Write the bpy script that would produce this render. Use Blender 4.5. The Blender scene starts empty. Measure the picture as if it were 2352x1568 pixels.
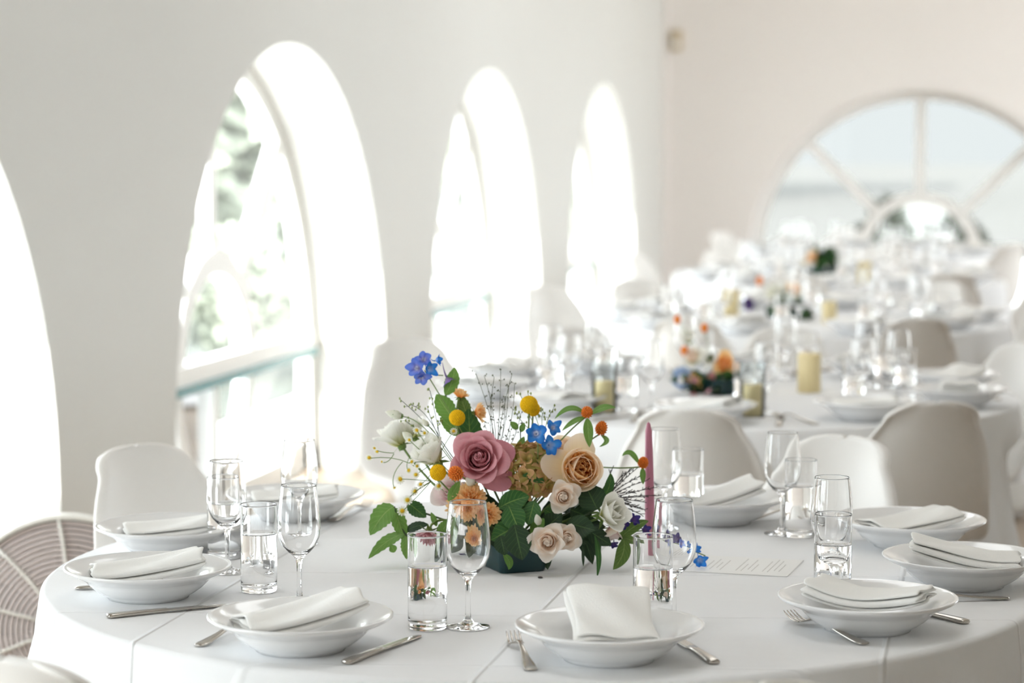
import bpy, bmesh, math, random
from mathutils import Vector, Matrix
random.seed(7)
PI = math.pi
scene = bpy.context.scene

# ------------------------------------------------------------------ camera
cam_d = bpy.data.cameras.new('camera')
cam_d.lens = 85.0
cam_d.sensor_width = 36.0
cam_d.clip_end = 400
cam_d.dof.use_dof = True
cam_d.dof.focus_distance = 4.02
cam_d.dof.aperture_fstop = 3.4
cam = bpy.data.objects.new('camera', cam_d)
scene.collection.objects.link(cam)
YAW, PITCH = math.radians(11.5006), math.radians(4.8786)
cam.location = (0, 0, 1.52)
cam.rotation_euler = (PI/2 - PITCH, 0, YAW)
scene.camera = cam

# ------------------------------------------------------------------ sky, sun, daylight, exposure
world = bpy.data.worlds.new('sky')
scene.world = world
world.use_nodes = True
wn = world.node_tree
bg = wn.nodes['Background']
bg.inputs['Color'].default_value = (0.88, 0.95, 1.0, 1)
bg.inputs['Strength'].default_value = 6.0

sun_d = bpy.data.lights.new('sun', 'SUN')
sun_d.energy = 9.0
sun_d.angle = math.radians(0.6)
sun_d.color = (1.0, 0.98, 0.95)
sun = bpy.data.objects.new('sun', sun_d)
scene.collection.objects.link(sun)
# the sun stands behind the camera on the window side and only rakes the far window reveals
sv = Vector((0.36, 0.93, -0.80))
sun.rotation_euler = sv.to_track_quat('-Z', 'Y').to_euler()

def area_light(name, loc, rot, sx, sy, power, col):
    d = bpy.data.lights.new(name, 'AREA')
    d.shape = 'RECTANGLE'; d.size = sx; d.size_y = sy
    d.energy = power; d.color = col
    o = bpy.data.objects.new(name, d)
    scene.collection.objects.link(o)
    o.location = loc; o.rotation_euler = rot
    return o
# portals guide the sampling of the sky through the window openings; they give no light of their own
for i, yy in enumerate((-2.2, 1.55, 5.32, 9.20, 12.95, 16.78)):
    d = area_light('left_window_portal', (-3.35, yy, 1.25 if yy < 3 else 0.98), (0, -PI/2, 0), 2.5 if yy < 3 else 1.95, 2.9, 1, (1, 1, 1))
    d.data.cycles.is_portal = True
for yy, ww in ((13.3, 1.7), (16.9, 4.5)):
    d = area_light('right_opening_portal', (5.6, yy, 1.7), (0, PI/2, 0), 2.4, ww, 1, (1, 1, 1))
    d.data.cycles.is_portal = True

# unseen fill lights added under the ceiling to brighten the tables
FILL_LIGHTS = [(-0.9, y) for y in (3.4, 6.4, 9.4, 12.4)]
for (lx, ly) in FILL_LIGHTS:
    area_light('ceiling_fill_light', (lx, ly, 3.445), (0, 0, 0), 1.3, 1.3, 11.5, (0.95, 0.98, 1.0))
scene.view_settings.view_transform = 'Standard'
scene.view_settings.look = 'None'
scene.view_settings.gamma = 1.0
scene.view_settings.use_curve_mapping = False
scene.view_settings.exposure = 0.49
scene.cycles.use_denoising = True
scene.cycles.max_bounces = 16
scene.cycles.diffuse_bounces = 6
scene.cycles.glossy_bounces = 6
scene.cycles.transmission_bounces = 14
scene.cycles.transparent_max_bounces = 16
scene.cycles.sample_clamp_indirect = 6.0
scene.cycles.blur_glossy = 0.6

# ------------------------------------------------------------------ materials
def new_mat(name):
    m = bpy.data.materials.new(name)
    m.use_nodes = True
    nt = m.node_tree
    return m, nt, nt.nodes['Principled BSDF'], nt.nodes['Material Output']

def rgb(*c):                      # sRGB 0-255 to linear
    r = []
    for v in c:
        v /= 255.0
        r.append(v/12.92 if v <= 0.04045 else ((v+0.055)/1.055)**2.4)
    return (r[0], r[1], r[2], 1.0)

def add_noise(nt, scale, detail=3.0, coord='Object'):
    tc = nt.nodes.new('ShaderNodeTexCoord')
    n = nt.nodes.new('ShaderNodeTexNoise')
    n.inputs['Scale'].default_value = scale
    n.inputs['Detail'].default_value = detail
    nt.links.new(tc.outputs[coord], n.inputs['Vector'])
    return n

def plain(name, col, rough=0.5, var=0.06, scale=8.0, bump=0.0, bscale=60.0, metal=0.0, spec=0.5, coat=0.0):
    m, nt, b, out = new_mat(name)
    n = add_noise(nt, scale)
    ramp = nt.nodes.new('ShaderNodeMapRange')
    ramp.inputs['To Min'].default_value = 1.0 - var
    ramp.inputs['To Max'].default_value = 1.0 + var
    nt.links.new(n.outputs['Fac'], ramp.inputs['Value'])
    mul = nt.nodes.new('ShaderNodeVectorMath'); mul.operation = 'SCALE'
    mul.inputs[0].default_value = col[:3]
    nt.links.new(ramp.outputs['Result'], mul.inputs['Scale'])
    nt.links.new(mul.outputs['Vector'], b.inputs['Base Color'])
    b.inputs['Roughness'].default_value = rough
    b.inputs['Metallic'].default_value = metal
    b.inputs['Specular IOR Level'].default_value = spec
    b.inputs['Coat Weight'].default_value = coat
    if bump > 0:
        n2 = add_noise(nt, bscale, 4.0)
        bp = nt.nodes.new('ShaderNodeBump')
        bp.inputs['Strength'].default_value = bump
        bp.inputs['Distance'].default_value = 0.004
        nt.links.new(n2.outputs['Fac'], bp.inputs['Height'])
        nt.links.new(bp.outputs['Normal'], b.inputs['Normal'])
    return m

def glass_mat(name, ior=1.5, col=(1, 1, 1, 1)):
    m, nt, b, out = new_mat(name)
    b.inputs['Base Color'].default_value = col
    b.inputs['Roughness'].default_value = 0.0
    b.inputs['IOR'].default_value = ior
    b.inputs['Transmission Weight'].default_value = 1.0
    return m

def pane_mat(name, tint):
    m, nt, b, out = new_mat(name)
    nt.nodes.remove(b)
    tr = nt.nodes.new('ShaderNodeBsdfTransparent'); tr.inputs['Color'].default_value = tint
    gl = nt.nodes.new('ShaderNodeBsdfGlossy'); gl.inputs['Roughness'].default_value = 0.02
    fr = nt.nodes.new('ShaderNodeFresnel'); fr.inputs['IOR'].default_value = 1.35
    mx = nt.nodes.new('ShaderNodeMixShader')
    nt.links.new(fr.outputs['Fac'], mx.inputs['Fac'])
    nt.links.new(tr.outputs['BSDF'], mx.inputs[1])
    nt.links.new(gl.outputs['BSDF'], mx.inputs[2])
    nt.links.new(mx.outputs['Shader'], out.inputs['Surface'])
    return m

def petal_mat(name, base, mid, edge, trans=0.3, rough=0.55, streak=0.10):
    """colour runs from the petal's claw to its lip along its own UV"""
    m, nt, b, out = new_mat(name)
    uv = nt.nodes.new('ShaderNodeUVMap')
    sep = nt.nodes.new('ShaderNodeSeparateXYZ')
    nt.links.new(uv.outputs['UV'], sep.inputs['Vector'])
    cr = nt.nodes.new('ShaderNodeValToRGB')
    cr.color_ramp.elements[0].color = base
    cr.color_ramp.elements[1].color = edge
    e = cr.color_ramp.elements.new(0.55); e.color = mid
    nt.links.new(sep.outputs['Y'], cr.inputs['Fac'])
    mp = nt.nodes.new('ShaderNodeMapping'); mp.inputs['Scale'].default_value = (26, 2.5, 1)
    nt.links.new(uv.outputs['UV'], mp.inputs['Vector'])
    nz = nt.nodes.new('ShaderNodeTexNoise'); nz.inputs['Scale'].default_value = 1.0
    nt.links.new(mp.outputs['Vector'], nz.inputs['Vector'])
    mr = nt.nodes.new('ShaderNodeMapRange')
    mr.inputs['To Min'].default_value = 1 - streak; mr.inputs['To Max'].default_value = 1 + streak
    nt.links.new(nz.outputs['Fac'], mr.inputs['Value'])
    sc = nt.nodes.new('ShaderNodeVectorMath'); sc.operation = 'SCALE'
    nt.links.new(cr.outputs['Color'], sc.inputs[0]); nt.links.new(mr.outputs['Result'], sc.inputs['Scale'])
    nt.links.new(sc.outputs['Vector'], b.inputs['Base Color'])
    b.inputs['Roughness'].default_value = rough
    b.inputs['Specular IOR Level'].default_value = 0.25
    bp = nt.nodes.new('ShaderNodeBump'); bp.inputs['Strength'].default_value = 0.25; bp.inputs['Distance'].default_value = 0.001
    nt.links.new(nz.outputs['Fac'], bp.inputs['Height']); nt.links.new(bp.outputs['Normal'], b.inputs['Normal'])
    tl = nt.nodes.new('ShaderNodeBsdfTranslucent')
    nt.links.new(sc.outputs['Vector'], tl.inputs['Color'])
    mx = nt.nodes.new('ShaderNodeMixShader'); mx.inputs['Fac'].default_value = trans
    nt.links.new(b.outputs['BSDF'], mx.inputs[1]); nt.links.new(tl.outputs['BSDF'], mx.inputs[2])
    nt.links.new(mx.outputs['Shader'], out.inputs['Surface'])
    return m

def leaf_mat(name, col, vein, trans=0.25, rough=0.42):
    m, nt, b, out = new_mat(name)
    uv = nt.nodes.new('ShaderNodeUVMap')
    sep = nt.nodes.new('ShaderNodeSeparateXYZ'); nt.links.new(uv.outputs['UV'], sep.inputs['Vector'])
    d = nt.nodes.new('ShaderNodeMath'); d.operation = 'SUBTRACT'; d.inputs[1].default_value = 0.5
    nt.links.new(sep.outputs['X'], d.inputs[0])
    ab = nt.nodes.new('ShaderNodeMath'); ab.operation = 'ABSOLUTE'; nt.links.new(d.outputs[0], ab.inputs[0])
    # side veins run out from the midrib
    ad = nt.nodes.new('ShaderNodeMath'); ad.operation = 'MULTIPLY_ADD'
    ad.inputs[1].default_value = -0.55; nt.links.new(ab.outputs[0], ad.inputs[0]); nt.links.new(sep.outputs['Y'], ad.inputs[2])
    mu = nt.nodes.new('ShaderNodeMath'); mu.operation = 'MULTIPLY'; mu.inputs[1].default_value = 44.0
    nt.links.new(ad.outputs[0], mu.inputs[0])
    si = nt.nodes.new('ShaderNodeMath'); si.operation = 'SINE'; nt.links.new(mu.outputs[0], si.inputs[0])
    mr = nt.nodes.new('ShaderNodeMapRange'); mr.inputs['From Min'].default_value = 0.8; mr.inputs['From Max'].default_value = 1.0
    mr.inputs['To Max'].default_value = 0.28
    nt.links.new(si.outputs[0], mr.inputs['Value'])
    rib = nt.nodes.new('ShaderNodeMapRange'); rib.inputs['From Min'].default_value = 0.035; rib.inputs['From Max'].default_value = 0.0
    rib.inputs['To Max'].default_value = 0.8
    nt.links.new(ab.outputs[0], rib.inputs['Value'])
    mxv = nt.nodes.new('ShaderNodeMath'); mxv.operation = 'MAXIMUM'
    nt.links.new(mr.outputs['Result'], mxv.inputs[0]); nt.links.new(rib.outputs['Result'], mxv.inputs[1])
    n = add_noise(nt, 35.0)
    c2 = nt.nodes.new('ShaderNodeMixRGB'); c2.blend_type = 'MULTIPLY'; c2.inputs['Fac'].default_value = 0.45
    c2.inputs['Color1'].default_value = col; nt.links.new(n.outputs['Fac'], c2.inputs['Color2'])
    mix = nt.nodes.new('ShaderNodeMixRGB'); nt.links.new(mxv.outputs[0], mix.inputs['Fac'])
    nt.links.new(c2.outputs['Color'], mix.inputs['Color1']); mix.inputs['Color2'].default_value = vein
    nt.links.new(mix.outputs['Color'], b.inputs['Base Color'])
    b.inputs['Roughness'].default_value = rough
    b.inputs['Specular IOR Level'].default_value = 0.4
    bp = nt.nodes.new('ShaderNodeBump'); bp.inputs['Strength'].default_value = 0.4; bp.inputs['Distance'].default_value = 0.001
    nt.links.new(mxv.outputs[0], bp.inputs['Height']); nt.links.new(bp.outputs['Normal'], b.inputs['Normal'])
    tl = nt.nodes.new('ShaderNodeBsdfTranslucent'); nt.links.new(mix.outputs['Color'], tl.inputs['Color'])
    mx = nt.nodes.new('ShaderNodeMixShader'); mx.inputs['Fac'].default_value = trans
    nt.links.new(b.outputs['BSDF'], mx.inputs[1]); nt.links.new(tl.outputs['BSDF'], mx.inputs[2])
    nt.links.new(mx.outputs['Shader'], out.inputs['Surface'])
    return m

def cloth_mat(name, col):
    """white linen: woven relief and a grid of ironed fold lines"""
    m, nt, b, out = new_mat(name)
    b.inputs['Roughness'].default_value = 0.85
    b.inputs['Specular IOR Level'].default_value = 0.15
    b.inputs['Sheen Weight'].default_value = 0.15
    tc = nt.nodes.new('ShaderNodeTexCoord')
    sep = nt.nodes.new('ShaderNodeSeparateXYZ'); nt.links.new(tc.outputs['Object'], sep.inputs['Vector'])
    hs = []
    for (fx, fy, off, per) in ((1.0, 0.0, -0.067, 0.2835), (-0.16, 1.0, 0.02, 0.19)):
        m1 = nt.nodes.new('ShaderNodeMath'); m1.operation = 'MULTIPLY_ADD'; m1.inputs[1].default_value = fx; m1.inputs[2].default_value = off
        nt.links.new(sep.outputs['X'], m1.inputs[0])
        m2 = nt.nodes.new('ShaderNodeMath'); m2.operation = 'MULTIPLY_ADD'; m2.inputs[1].default_value = fy
        nt.links.new(sep.outputs['Y'], m2.inputs[0]); nt.links.new(m1.outputs[0], m2.inputs[2])
        pp = nt.nodes.new('ShaderNodeMath'); pp.operation = 'PINGPONG'; pp.inputs[1].default_value = per
        nt.links.new(m2.outputs[0], pp.inputs[0])
        mr = nt.nodes.new('ShaderNodeMapRange'); mr.interpolation_type = 'SMOOTHSTEP'
        mr.inputs['From Min'].default_value = 0.0; mr.inputs['From Max'].default_value = 0.0065
        mr.inputs['To Min'].default_value = 1.0 if fx > 0 else 0.6; mr.inputs['To Max'].default_value = 0.0
        nt.links.new(pp.outputs[0], mr.inputs['Value'])
        hs.append(mr)
    ad = nt.nodes.new('ShaderNodeMath'); ad.operation = 'MAXIMUM'
    nt.links.new(hs[0].outputs['Result'], ad.inputs[0]); nt.links.new(hs[1].outputs['Result'], ad.inputs[1])
    n1 = nt.nodes.new('ShaderNodeTexNoise'); n1.inputs['Scale'].default_value = 9.0; n1.inputs['Detail'].default_value = 2.0
    nt.links.new(tc.outputs['Object'], n1.inputs['Vector'])
    b1 = nt.nodes.new('ShaderNodeBump'); b1.inputs['Strength'].default_value = 0.30; b1.inputs['Distance'].default_value = 0.012
    nt.links.new(n1.outputs['Fac'], b1.inputs['Height'])
    b2 = nt.nodes.new('ShaderNodeBump'); b2.inputs['Strength'].default_value = 0.9; b2.inputs['Distance'].default_value = 0.0035
    nt.links.new(ad.outputs[0], b2.inputs['Height']); nt.links.new(b1.outputs['Normal'], b2.inputs['Normal'])
    n2 = nt.nodes.new('ShaderNodeTexNoise'); n2.inputs['Scale'].default_value = 420.0
    nt.links.new(tc.outputs['Object'], n2.inputs['Vector'])
    b3 = nt.nodes.new('ShaderNodeBump'); b3.inputs['Strength'].default_value = 0.12; b3.inputs['Distance'].default_value = 0.0006
    nt.links.new(n2.outputs['Fac'], b3.inputs['Height']); nt.links.new(b2.outputs['Normal'], b3.inputs['Normal'])
    nt.links.new(b3.outputs['Normal'], b.inputs['Normal'])
    b.inputs['Base Color'].default_value = col
    return m

def plank_mat(name):
    m, nt, b, out = new_mat(name)
    tc = nt.nodes.new('ShaderNodeTexCoord')
    br = nt.nodes.new('ShaderNodeTexBrick')
    br.inputs['Color1'].default_value = rgb(160, 142, 122); br.inputs['Color2'].default_value = rgb(146, 128, 108)
    br.inputs['Mortar'].default_value = rgb(90, 66, 46)
    br.inputs['Scale'].default_value = 1.0; br.inputs['Mortar Size'].default_value = 0.004
    br.inputs['Brick Width'].default_value = 1.8; br.inputs['Row Height'].default_value = 0.12
    mp = nt.nodes.new('ShaderNodeMapping'); mp.inputs['Rotation'].default_value = (0, 0, PI/2)
    nt.links.new(tc.outputs['Object'], mp.inputs['Vector']); nt.links.new(mp.outputs['Vector'], br.inputs['Vector'])
    nt.links.new(br.outputs['Color'], b.inputs['Base Color'])
    b.inputs['Roughness'].default_value = 0.35
    return m

M = {}
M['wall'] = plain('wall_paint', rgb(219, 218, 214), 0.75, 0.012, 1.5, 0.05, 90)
M['wall_back'] = plain('brightened_wall_paint', rgb(241, 236, 233), 0.75, 0.012, 1.5, 0.05, 90)  # wall paint brightened to make up for weak light on the back wall
M['wall_front'] = plain('front_wall_bounce_tone', rgb(186, 172, 156), 0.6, 0.06, 3.0)  # unseen wall, colour picked for the light it bounces forward
M['pane_back'] = pane_mat('sky_dimming_glass', (0.110, 0.110, 0.105, 1))  # tint put in to dim the overbright sky behind the back window
M['pane_ring'] = pane_mat('ring_dimming_glass', (0.19, 0.197, 0.19, 1))  # weaker dimming tint for the view inside the back window's ring
M['ceiling'] = plain('ceiling_paint', rgb(236, 233, 228), 0.8, 0.01, 1.5)
M['floor'] = plank_mat('oak_floor')
M['frame'] = plain('white_frame_paint', rgb(246, 245, 243), 0.4, 0.01)
M['teal_edge'] = plain('teal_glass_edge', rgb(96, 148, 152), 0.25, 0.08)
M['pane'] = pane_mat('window_glass', (0.96, 0.985, 0.98, 1))
M['ground'] = plain('pale_terrace', rgb(230, 229, 226), 0.8, 0.04, 2.0)
M['beige'] = plain('beige_plastic', rgb(205, 190, 165), 0.5, 0.02)
M['cloth'] = cloth_mat('white_linen', rgb(238, 238, 239))
M['napkin'] = plain('napkin_cotton', rgb(244, 243, 240), 0.85, 0.015, 30, 0.25, 500, spec=0.15)
M['porcelain'] = plain('white_porcelain', rgb(240, 240, 240), 0.12, 0.008, 5, coat=0.35)
M['chair'] = plain('white_moulded_plastic', rgb(238, 235, 231), 0.42, 0.01, 4, spec=0.4)
M['steel'] = plain('polished_steel', rgb(190, 184, 176), 0.16, 0.03, 40, metal=1.0)
M['glass'] = glass_mat('clear_glass', 1.48)
M['water'] = glass_mat('still_water', 1.333)
M['water_wall'] = glass_mat('water_against_glass', 1.333/1.48)
M['table'] = plain('table_wood', rgb(150, 120, 90), 0.6, 0.1)
M['card'] = plain('menu_card', rgb(240, 239, 237), 0.8, 0.01)
M['ink'] = plain('grey_ink', rgb(176, 172, 168), 0.8, 0.02)
M['pink_wax'] = plain('pink_wax', rgb(199, 128, 150), 0.45, 0.03, 12, spec=0.4)
M['wick'] = plain('wick', rgb(190, 130, 145), 0.9, 0.02)
M['cream_wax'] = plain('cream_wax', rgb(240, 222, 172), 0.5, 0.03, 12)
M['vase'] = plain('dark_teal_ceramic', rgb(20, 58, 62), 0.35, 0.08, 20)
M['foam'] = plain('floral_foam', rgb(30, 52, 30), 0.95, 0.2, 60)
M['fan_ring'] = plain('fan_ring_paint', rgb(208, 196, 192), 0.5, 0.03)
M['fan_dark'] = plain('fan_dark_green', rgb(36, 70, 58), 0.6, 0.1)
M['fan_light'] = plain('fan_bright_metal', rgb(226, 222, 214), 0.35, 0.03)
M['stem'] = plain('green_stem', rgb(112, 138, 70), 0.55, 0.12, 40)
M['stem_dark'] = plain('dark_stem', rgb(58, 78, 44), 0.55, 0.12, 40)
M['wisp'] = plain('grey_green_wisp', rgb(104, 108, 86), 0.7, 0.15, 60)
M['twig'] = plain('dark_twig', rgb(52, 46, 44), 0.7, 0.15, 60)
M['yellow_ball'] = plain('yellow_pompom', rgb(252, 206, 36), 0.7, 0.25, 420, 0.6, 500, spec=0.1)
M['orange_ball'] = plain('orange_globe', rgb(238, 138, 62), 0.7, 0.15, 200, spec=0.1)
M['yellow_disc'] = plain('chamomile_disc', rgb(226, 182, 30), 0.8, 0.15, 300)
M['bud'] = plain('green_bud', rgb(150, 164, 92), 0.6, 0.12, 90)
M['pink'] = petal_mat('dusty_pink_petal', rgb(164, 80, 92), rgb(214, 138, 150), rgb(230, 172, 180), 0.25)
M['pink_out'] = petal_mat('salmon_pink_petal', rgb(214, 194, 140), rgb(220, 150, 158), rgb(222, 150, 164), 0.25)
M['peach'] = petal_mat('peach_petal', rgb(255, 186, 84), rgb(255, 208, 130), rgb(255, 224, 174), 0.52)
M['peach_out'] = petal_mat('pale_peach_petal', rgb(255, 222, 134), rgb(255, 234, 194), rgb(255, 238, 218), 0.45, streak=0.05)
M['carnation'] = petal_mat('orange_carnation_petal', rgb(255, 166, 76), rgb(255, 202, 128), rgb(255, 222, 170), 0.42)
M['ivory'] = petal_mat('ivory_petal', rgb(252, 214, 178), rgb(255, 240, 224), rgb(255, 248, 240), 0.42, streak=0.05)
M['white'] = petal_mat('white_petal', rgb(222, 222, 140), rgb(248, 247, 238), rgb(252, 251, 246), 0.32)
M['blush'] = petal_mat('blush_petal', rgb(222, 168, 178), rgb(242, 220, 220), rgb(248, 236, 232), 0.32)
M['mauve'] = petal_mat('mauve_petal', rgb(180, 120, 100), rgb(214, 150, 162), rgb(226, 178, 186), 0.3)
M['blue'] = petal_mat('blue_petal', rgb(190, 206, 232), rgb(64, 146, 226), rgb(36, 116, 214), 0.3)
M['violet'] = petal_mat('violet_blue_petal', rgb(196, 184, 220), rgb(120, 140, 222), rgb(92, 128, 220), 0.3)
M['purple'] = petal_mat('purple_petal', rgb(110, 84, 140), rgb(74, 60, 132), rgb(50, 46, 120), 0.25)
M['lilac'] = petal_mat('lilac_petal', rgb(160, 140, 176), rgb(146, 122, 178), rgb(120, 100, 168), 0.3)
M['palewhite'] = petal_mat('delphinium_eye', rgb(226, 226, 232), rgb(226, 226, 236), rgb(210, 214, 236), 0.2)
M['tan'] = petal_mat('antique_hydrangea_sepal', rgb(166, 158, 80), rgb(206, 172, 112), rgb(222, 176, 134), 0.3)
M['olive_sepal'] = petal_mat('olive_hydrangea_sepal', rgb(150, 156, 76), rgb(182, 172, 96), rgb(196, 174, 112), 0.3)
M['paleblue'] = petal_mat('pale_blue_sepal', rgb(190, 206, 226), rgb(186, 206, 232), rgb(176, 200, 232), 0.25)
M['leaf'] = leaf_mat('mid_green_leaf', rgb(122, 168, 80), rgb(164, 186, 112))
M['leaf_dark'] = leaf_mat('dark_green_leaf', rgb(58, 106, 50), rgb(128, 158, 80), 0.15)
M['leaf_deep'] = leaf_mat('deep_green_leaf', rgb(40, 68, 40), rgb(88, 116, 68), 0.08)
M['leaf_olive'] = leaf_mat('olive_leaf', rgb(100, 130, 62), rgb(160, 176, 104))
M['shrub'] = plain('hazy_shrub_leaf', rgb(158, 163, 148), 0.6, 0.35, 3.0)  # leaf colour paled to stand in for haze outdoors
M['backdrop'] = plain('grey_backdrop_tone', rgb(92, 94, 95), 0.9, 0.08, 0.2)
M['dark_ground'] = plain('dark_ground_tone', rgb(74, 77, 70), 0.9, 0.15, 1.5)
M['bark'] = plain('bark', rgb(112, 92, 76), 0.9, 0.2, 20)

# ------------------------------------------------------------------ mesh helpers
COL = scene.collection
def mesh_obj(name, verts, faces, mat, parent=None, smooth=True, uvs=None, extra=None):
    me = bpy.data.meshes.new(name)
    me.from_pydata([tuple(v) for v in verts], [], faces)
    if uvs is not None:
        lay = me.uv_layers.new(name='UVMap')
        for lp in me.loops:
            lay.data[lp.index].uv = uvs[lp.vertex_index]
    if smooth:
        me.polygons.foreach_set('use_smooth', [True]*len(me.polygons))
    me.materials.append(mat)
    me.update()
    o = bpy.data.objects.new(name, me)
    COL.objects.link(o)
    if parent is not None:
        o.parent = parent
    return o

def tag(o, label, cat, group=None):
    o['label'] = label; o['category'] = cat
    if group: o['group'] = group
    return o

def thing(name, label, cat, loc=(0, 0, 0), rz=0.0, group=None):
    o = bpy.data.objects.new(name, None)
    o.empty_display_size = 0.05
    COL.objects.link(o)
    o.location = loc; o.rotation_euler = (0, 0, rz)
    return tag(o, label, cat, group)

def struct(o):
    o['kind'] = 'structure'; return o

def copy_tree(o, parent=None):
    c = o.copy(); COL.objects.link(c)
    if parent is not None: c.parent = parent
    for ch in list(o.children):
        copy_tree(ch, c)
    return c

class MB:
    """collects shapes, links them as one mesh object"""
    def __init__(s): s.v = []; s.f = []; s.uv = []
    def add(s, verts, faces, uvs=None):
        n = len(s.v)
        s.v += [Vector(p) for p in verts]
        s.f += [tuple(i+n for i in f) for f in faces]
        s.uv += list(uvs) if uvs is not None else [(0.5, 0.5)]*len(verts)
        return s
    def box(s, x0, x1, y0, y1, z0, z1, tf=None):
        vs = [Vector((x, y, z)) for x in (x0, x1) for y in (y0, y1) for z in (z0, z1)]
        if tf: vs = [tf(v) for v in vs]
        return s.add(vs, [(0,1,3,2),(4,6,7,5),(0,4,5,1),(2,3,7,6),(0,2,6,4),(1,5,7,3)])
    def tube(s, pts, rad, seg=6, cap=True):
        pts = [Vector(p) for p in pts]
        n = len(pts)
        if not hasattr(rad, '__len__'): rad = [rad]*n
        t0 = (pts[1]-pts[0]).normalized()
        up = Vector((0, 0, 1)) if abs(t0.z) < 0.9 else Vector((1, 0, 0))
        a = t0.cross(up).normalized()
        vs = []
        for i in range(n):
            t = (pts[min(i+1, n-1)]-pts[max(i-1, 0)]).normalized()
            a = (a - t*a.dot(t)).normalized()
            b = t.cross(a)
            for k in range(seg):
                an = 2*PI*k/seg
                vs.append(pts[i] + (a*math.cos(an)+b*math.sin(an))*rad[i])
        fs = [(i*seg+k, i*seg+(k+1) % seg, (i+1)*seg+(k+1) % seg, (i+1)*seg+k) for i in range(n-1) for k in range(seg)]
        if cap:
            fs.append(tuple(range(seg))[::-1]); fs.append(tuple(range((n-1)*seg, n*seg)))
        return s.add(vs, fs)
    def lathe(s, prof, seg=32, tf=None, closed=False):
        vs = []; idx = []
        for (r, z) in prof:
            if r < 1e-6:
                idx.append([len(vs)]); vs.append(Vector((0, 0, z)))
            else:
                idx.append(list(range(len(vs), len(vs)+seg)))
                vs += [Vector((r*math.cos(2*PI*k/seg), r*math.sin(2*PI*k/seg), z)) for k in range(seg)]
        fs = []
        rows = list(range(len(prof)-1)) + ([len(prof)-1] if closed else [])
        for i in rows:
            A = idx[i]; B = idx[(i+1) % len(prof)]
            for k in range(seg):
                k2 = (k+1) % seg
                if len(A) == 1 and len(B) == 1: continue
                if len(A) == 1: fs.append((A[0], B[k2], B[k]))
                elif len(B) == 1: fs.append((A[k], A[k2], B[0]))
                else: fs.append((A[k], A[k2], B[k2], B[k]))
        if tf: vs = [tf(v) for v in vs]
        return s.add(vs, fs)
    def ball(s, c, r, seg=8, rings=6, sx=(1, 1, 1)):
        prof = [(math.sin(PI*i/rings), -math.cos(PI*i/rings)) for i in range(rings+1)]
        prof[0] = (0, -1); prof[-1] = (0, 1)
        c = Vector(c)
        return s.lathe(prof, seg, lambda v: c + Vector((v.x*sx[0], v.y*sx[1], v.z*sx[2]))*r)
    def build(s, name, mat, parent=None, smooth=True):
        return mesh_obj(name, s.v, s.f, mat, parent, smooth, s.uv)

def frame_from(z, roll=0.0):
    """rotation whose z axis points along the given direction"""
    q = Vector(z).normalized().to_track_quat('Z', 'Y')
    return q.to_matrix() @ Matrix.Rotation(roll, 3, 'Z')

def bez(a, b, c, n=8):
    a, b, c = Vector(a), Vector(b), Vector(c)
    return [a*(1-t)**2 + b*2*t*(1-t) + c*t*t for t in [i/(n-1) for i in range(n)]]

# measured camera frame, used only to sort things left to right and leave out what the photo does not show
RT = Vector((math.cos(YAW), math.sin(YAW), 0))
FW = Vector((-math.sin(YAW)*math.cos(PITCH), math.cos(YAW)*math.cos(PITCH), -math.sin(PITCH)))
UP = RT.cross(FW)
FH = Vector((FW.x, FW.y, 0)).normalized()
def screen(p):
    v = Vector(p)-Vector((0, 0, 1.52)); d = v.dot(FW)
    return 1176+5553.3*v.dot(RT)/d, 784-5553.3*v.dot(UP)/d

# ------------------------------------------------------------------ the room
WX, YB, ZC, TH = -2.75, 19.70, 3.5, 0.42
XR, YF = 5.5, -4.2
R_L, SP_L = 1.42, 0.46
R_B, SP_B = 1.36, 0.52
LEFT_C = (5.32, 9.20, 12.95, 16.78)
BACK_C = -0.68
def map_left(a, n, z): return Vector((WX-n, a, z))
def map_back(a, n, z): return Vector((a, YB+n, z))

def arch_wall(name, mp, a0, a1, opens, R, sp0, mat, tall=()):
    mb = MB(); N = 40
    def quad(p): mb.add(p, [(0, 1, 2, 3)])
    def both(pa):                       # inner and outer face of the wall
        for n in (0, TH): quad([mp(a, n, z) for a, z in pa])
    edges = [a0]
    for c in opens:
        edges += [c-R, c+R]
    edges.append(a1)
    for i in range(0, len(edges), 2):
        both([(edges[i], 0), (edges[i+1], 0), (edges[i+1], ZC), (edges[i], ZC)])
    for c in opens:
        sp = 0.8 if c in tall else sp0
        arc = [(c-R*math.cos(PI*k/N), sp+R*math.sin(PI*k/N)) for k in range(N+1)]
        for k in range(N):
            (p, q), (r, s) = arc[k], arc[k+1]
            both([(p, q), (r, s), (r, ZC), (p, ZC)])
            quad([mp(p, 0, q), mp(p, TH, q), mp(r, TH, s), mp(r, 0, s)])
        for a in (c-R, c+R):
            quad([mp(a, 0, 0), mp(a, TH, 0), mp(a, TH, sp), mp(a, 0, sp)])
    quad([mp(a0, 0, ZC), mp(a1, 0, ZC), mp(a1, TH, ZC), mp(a0, TH, ZC)])
    for a in (a0, a1):
        quad([mp(a, 0, 0), mp(a, TH, 0), mp(a, TH, ZC), mp(a, 0, ZC)])
    o = mb.build(name, mat, None, False)
    bm = bmesh.new(); bm.from_mesh(o.data)
    bmesh.ops.remove_doubles(bm, verts=bm.verts, dist=1e-4)
    bmesh.ops.recalc_face_normals(bm, faces=bm.faces)
    bm.to_mesh(o.data); bm.free()
    return struct(o)

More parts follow.
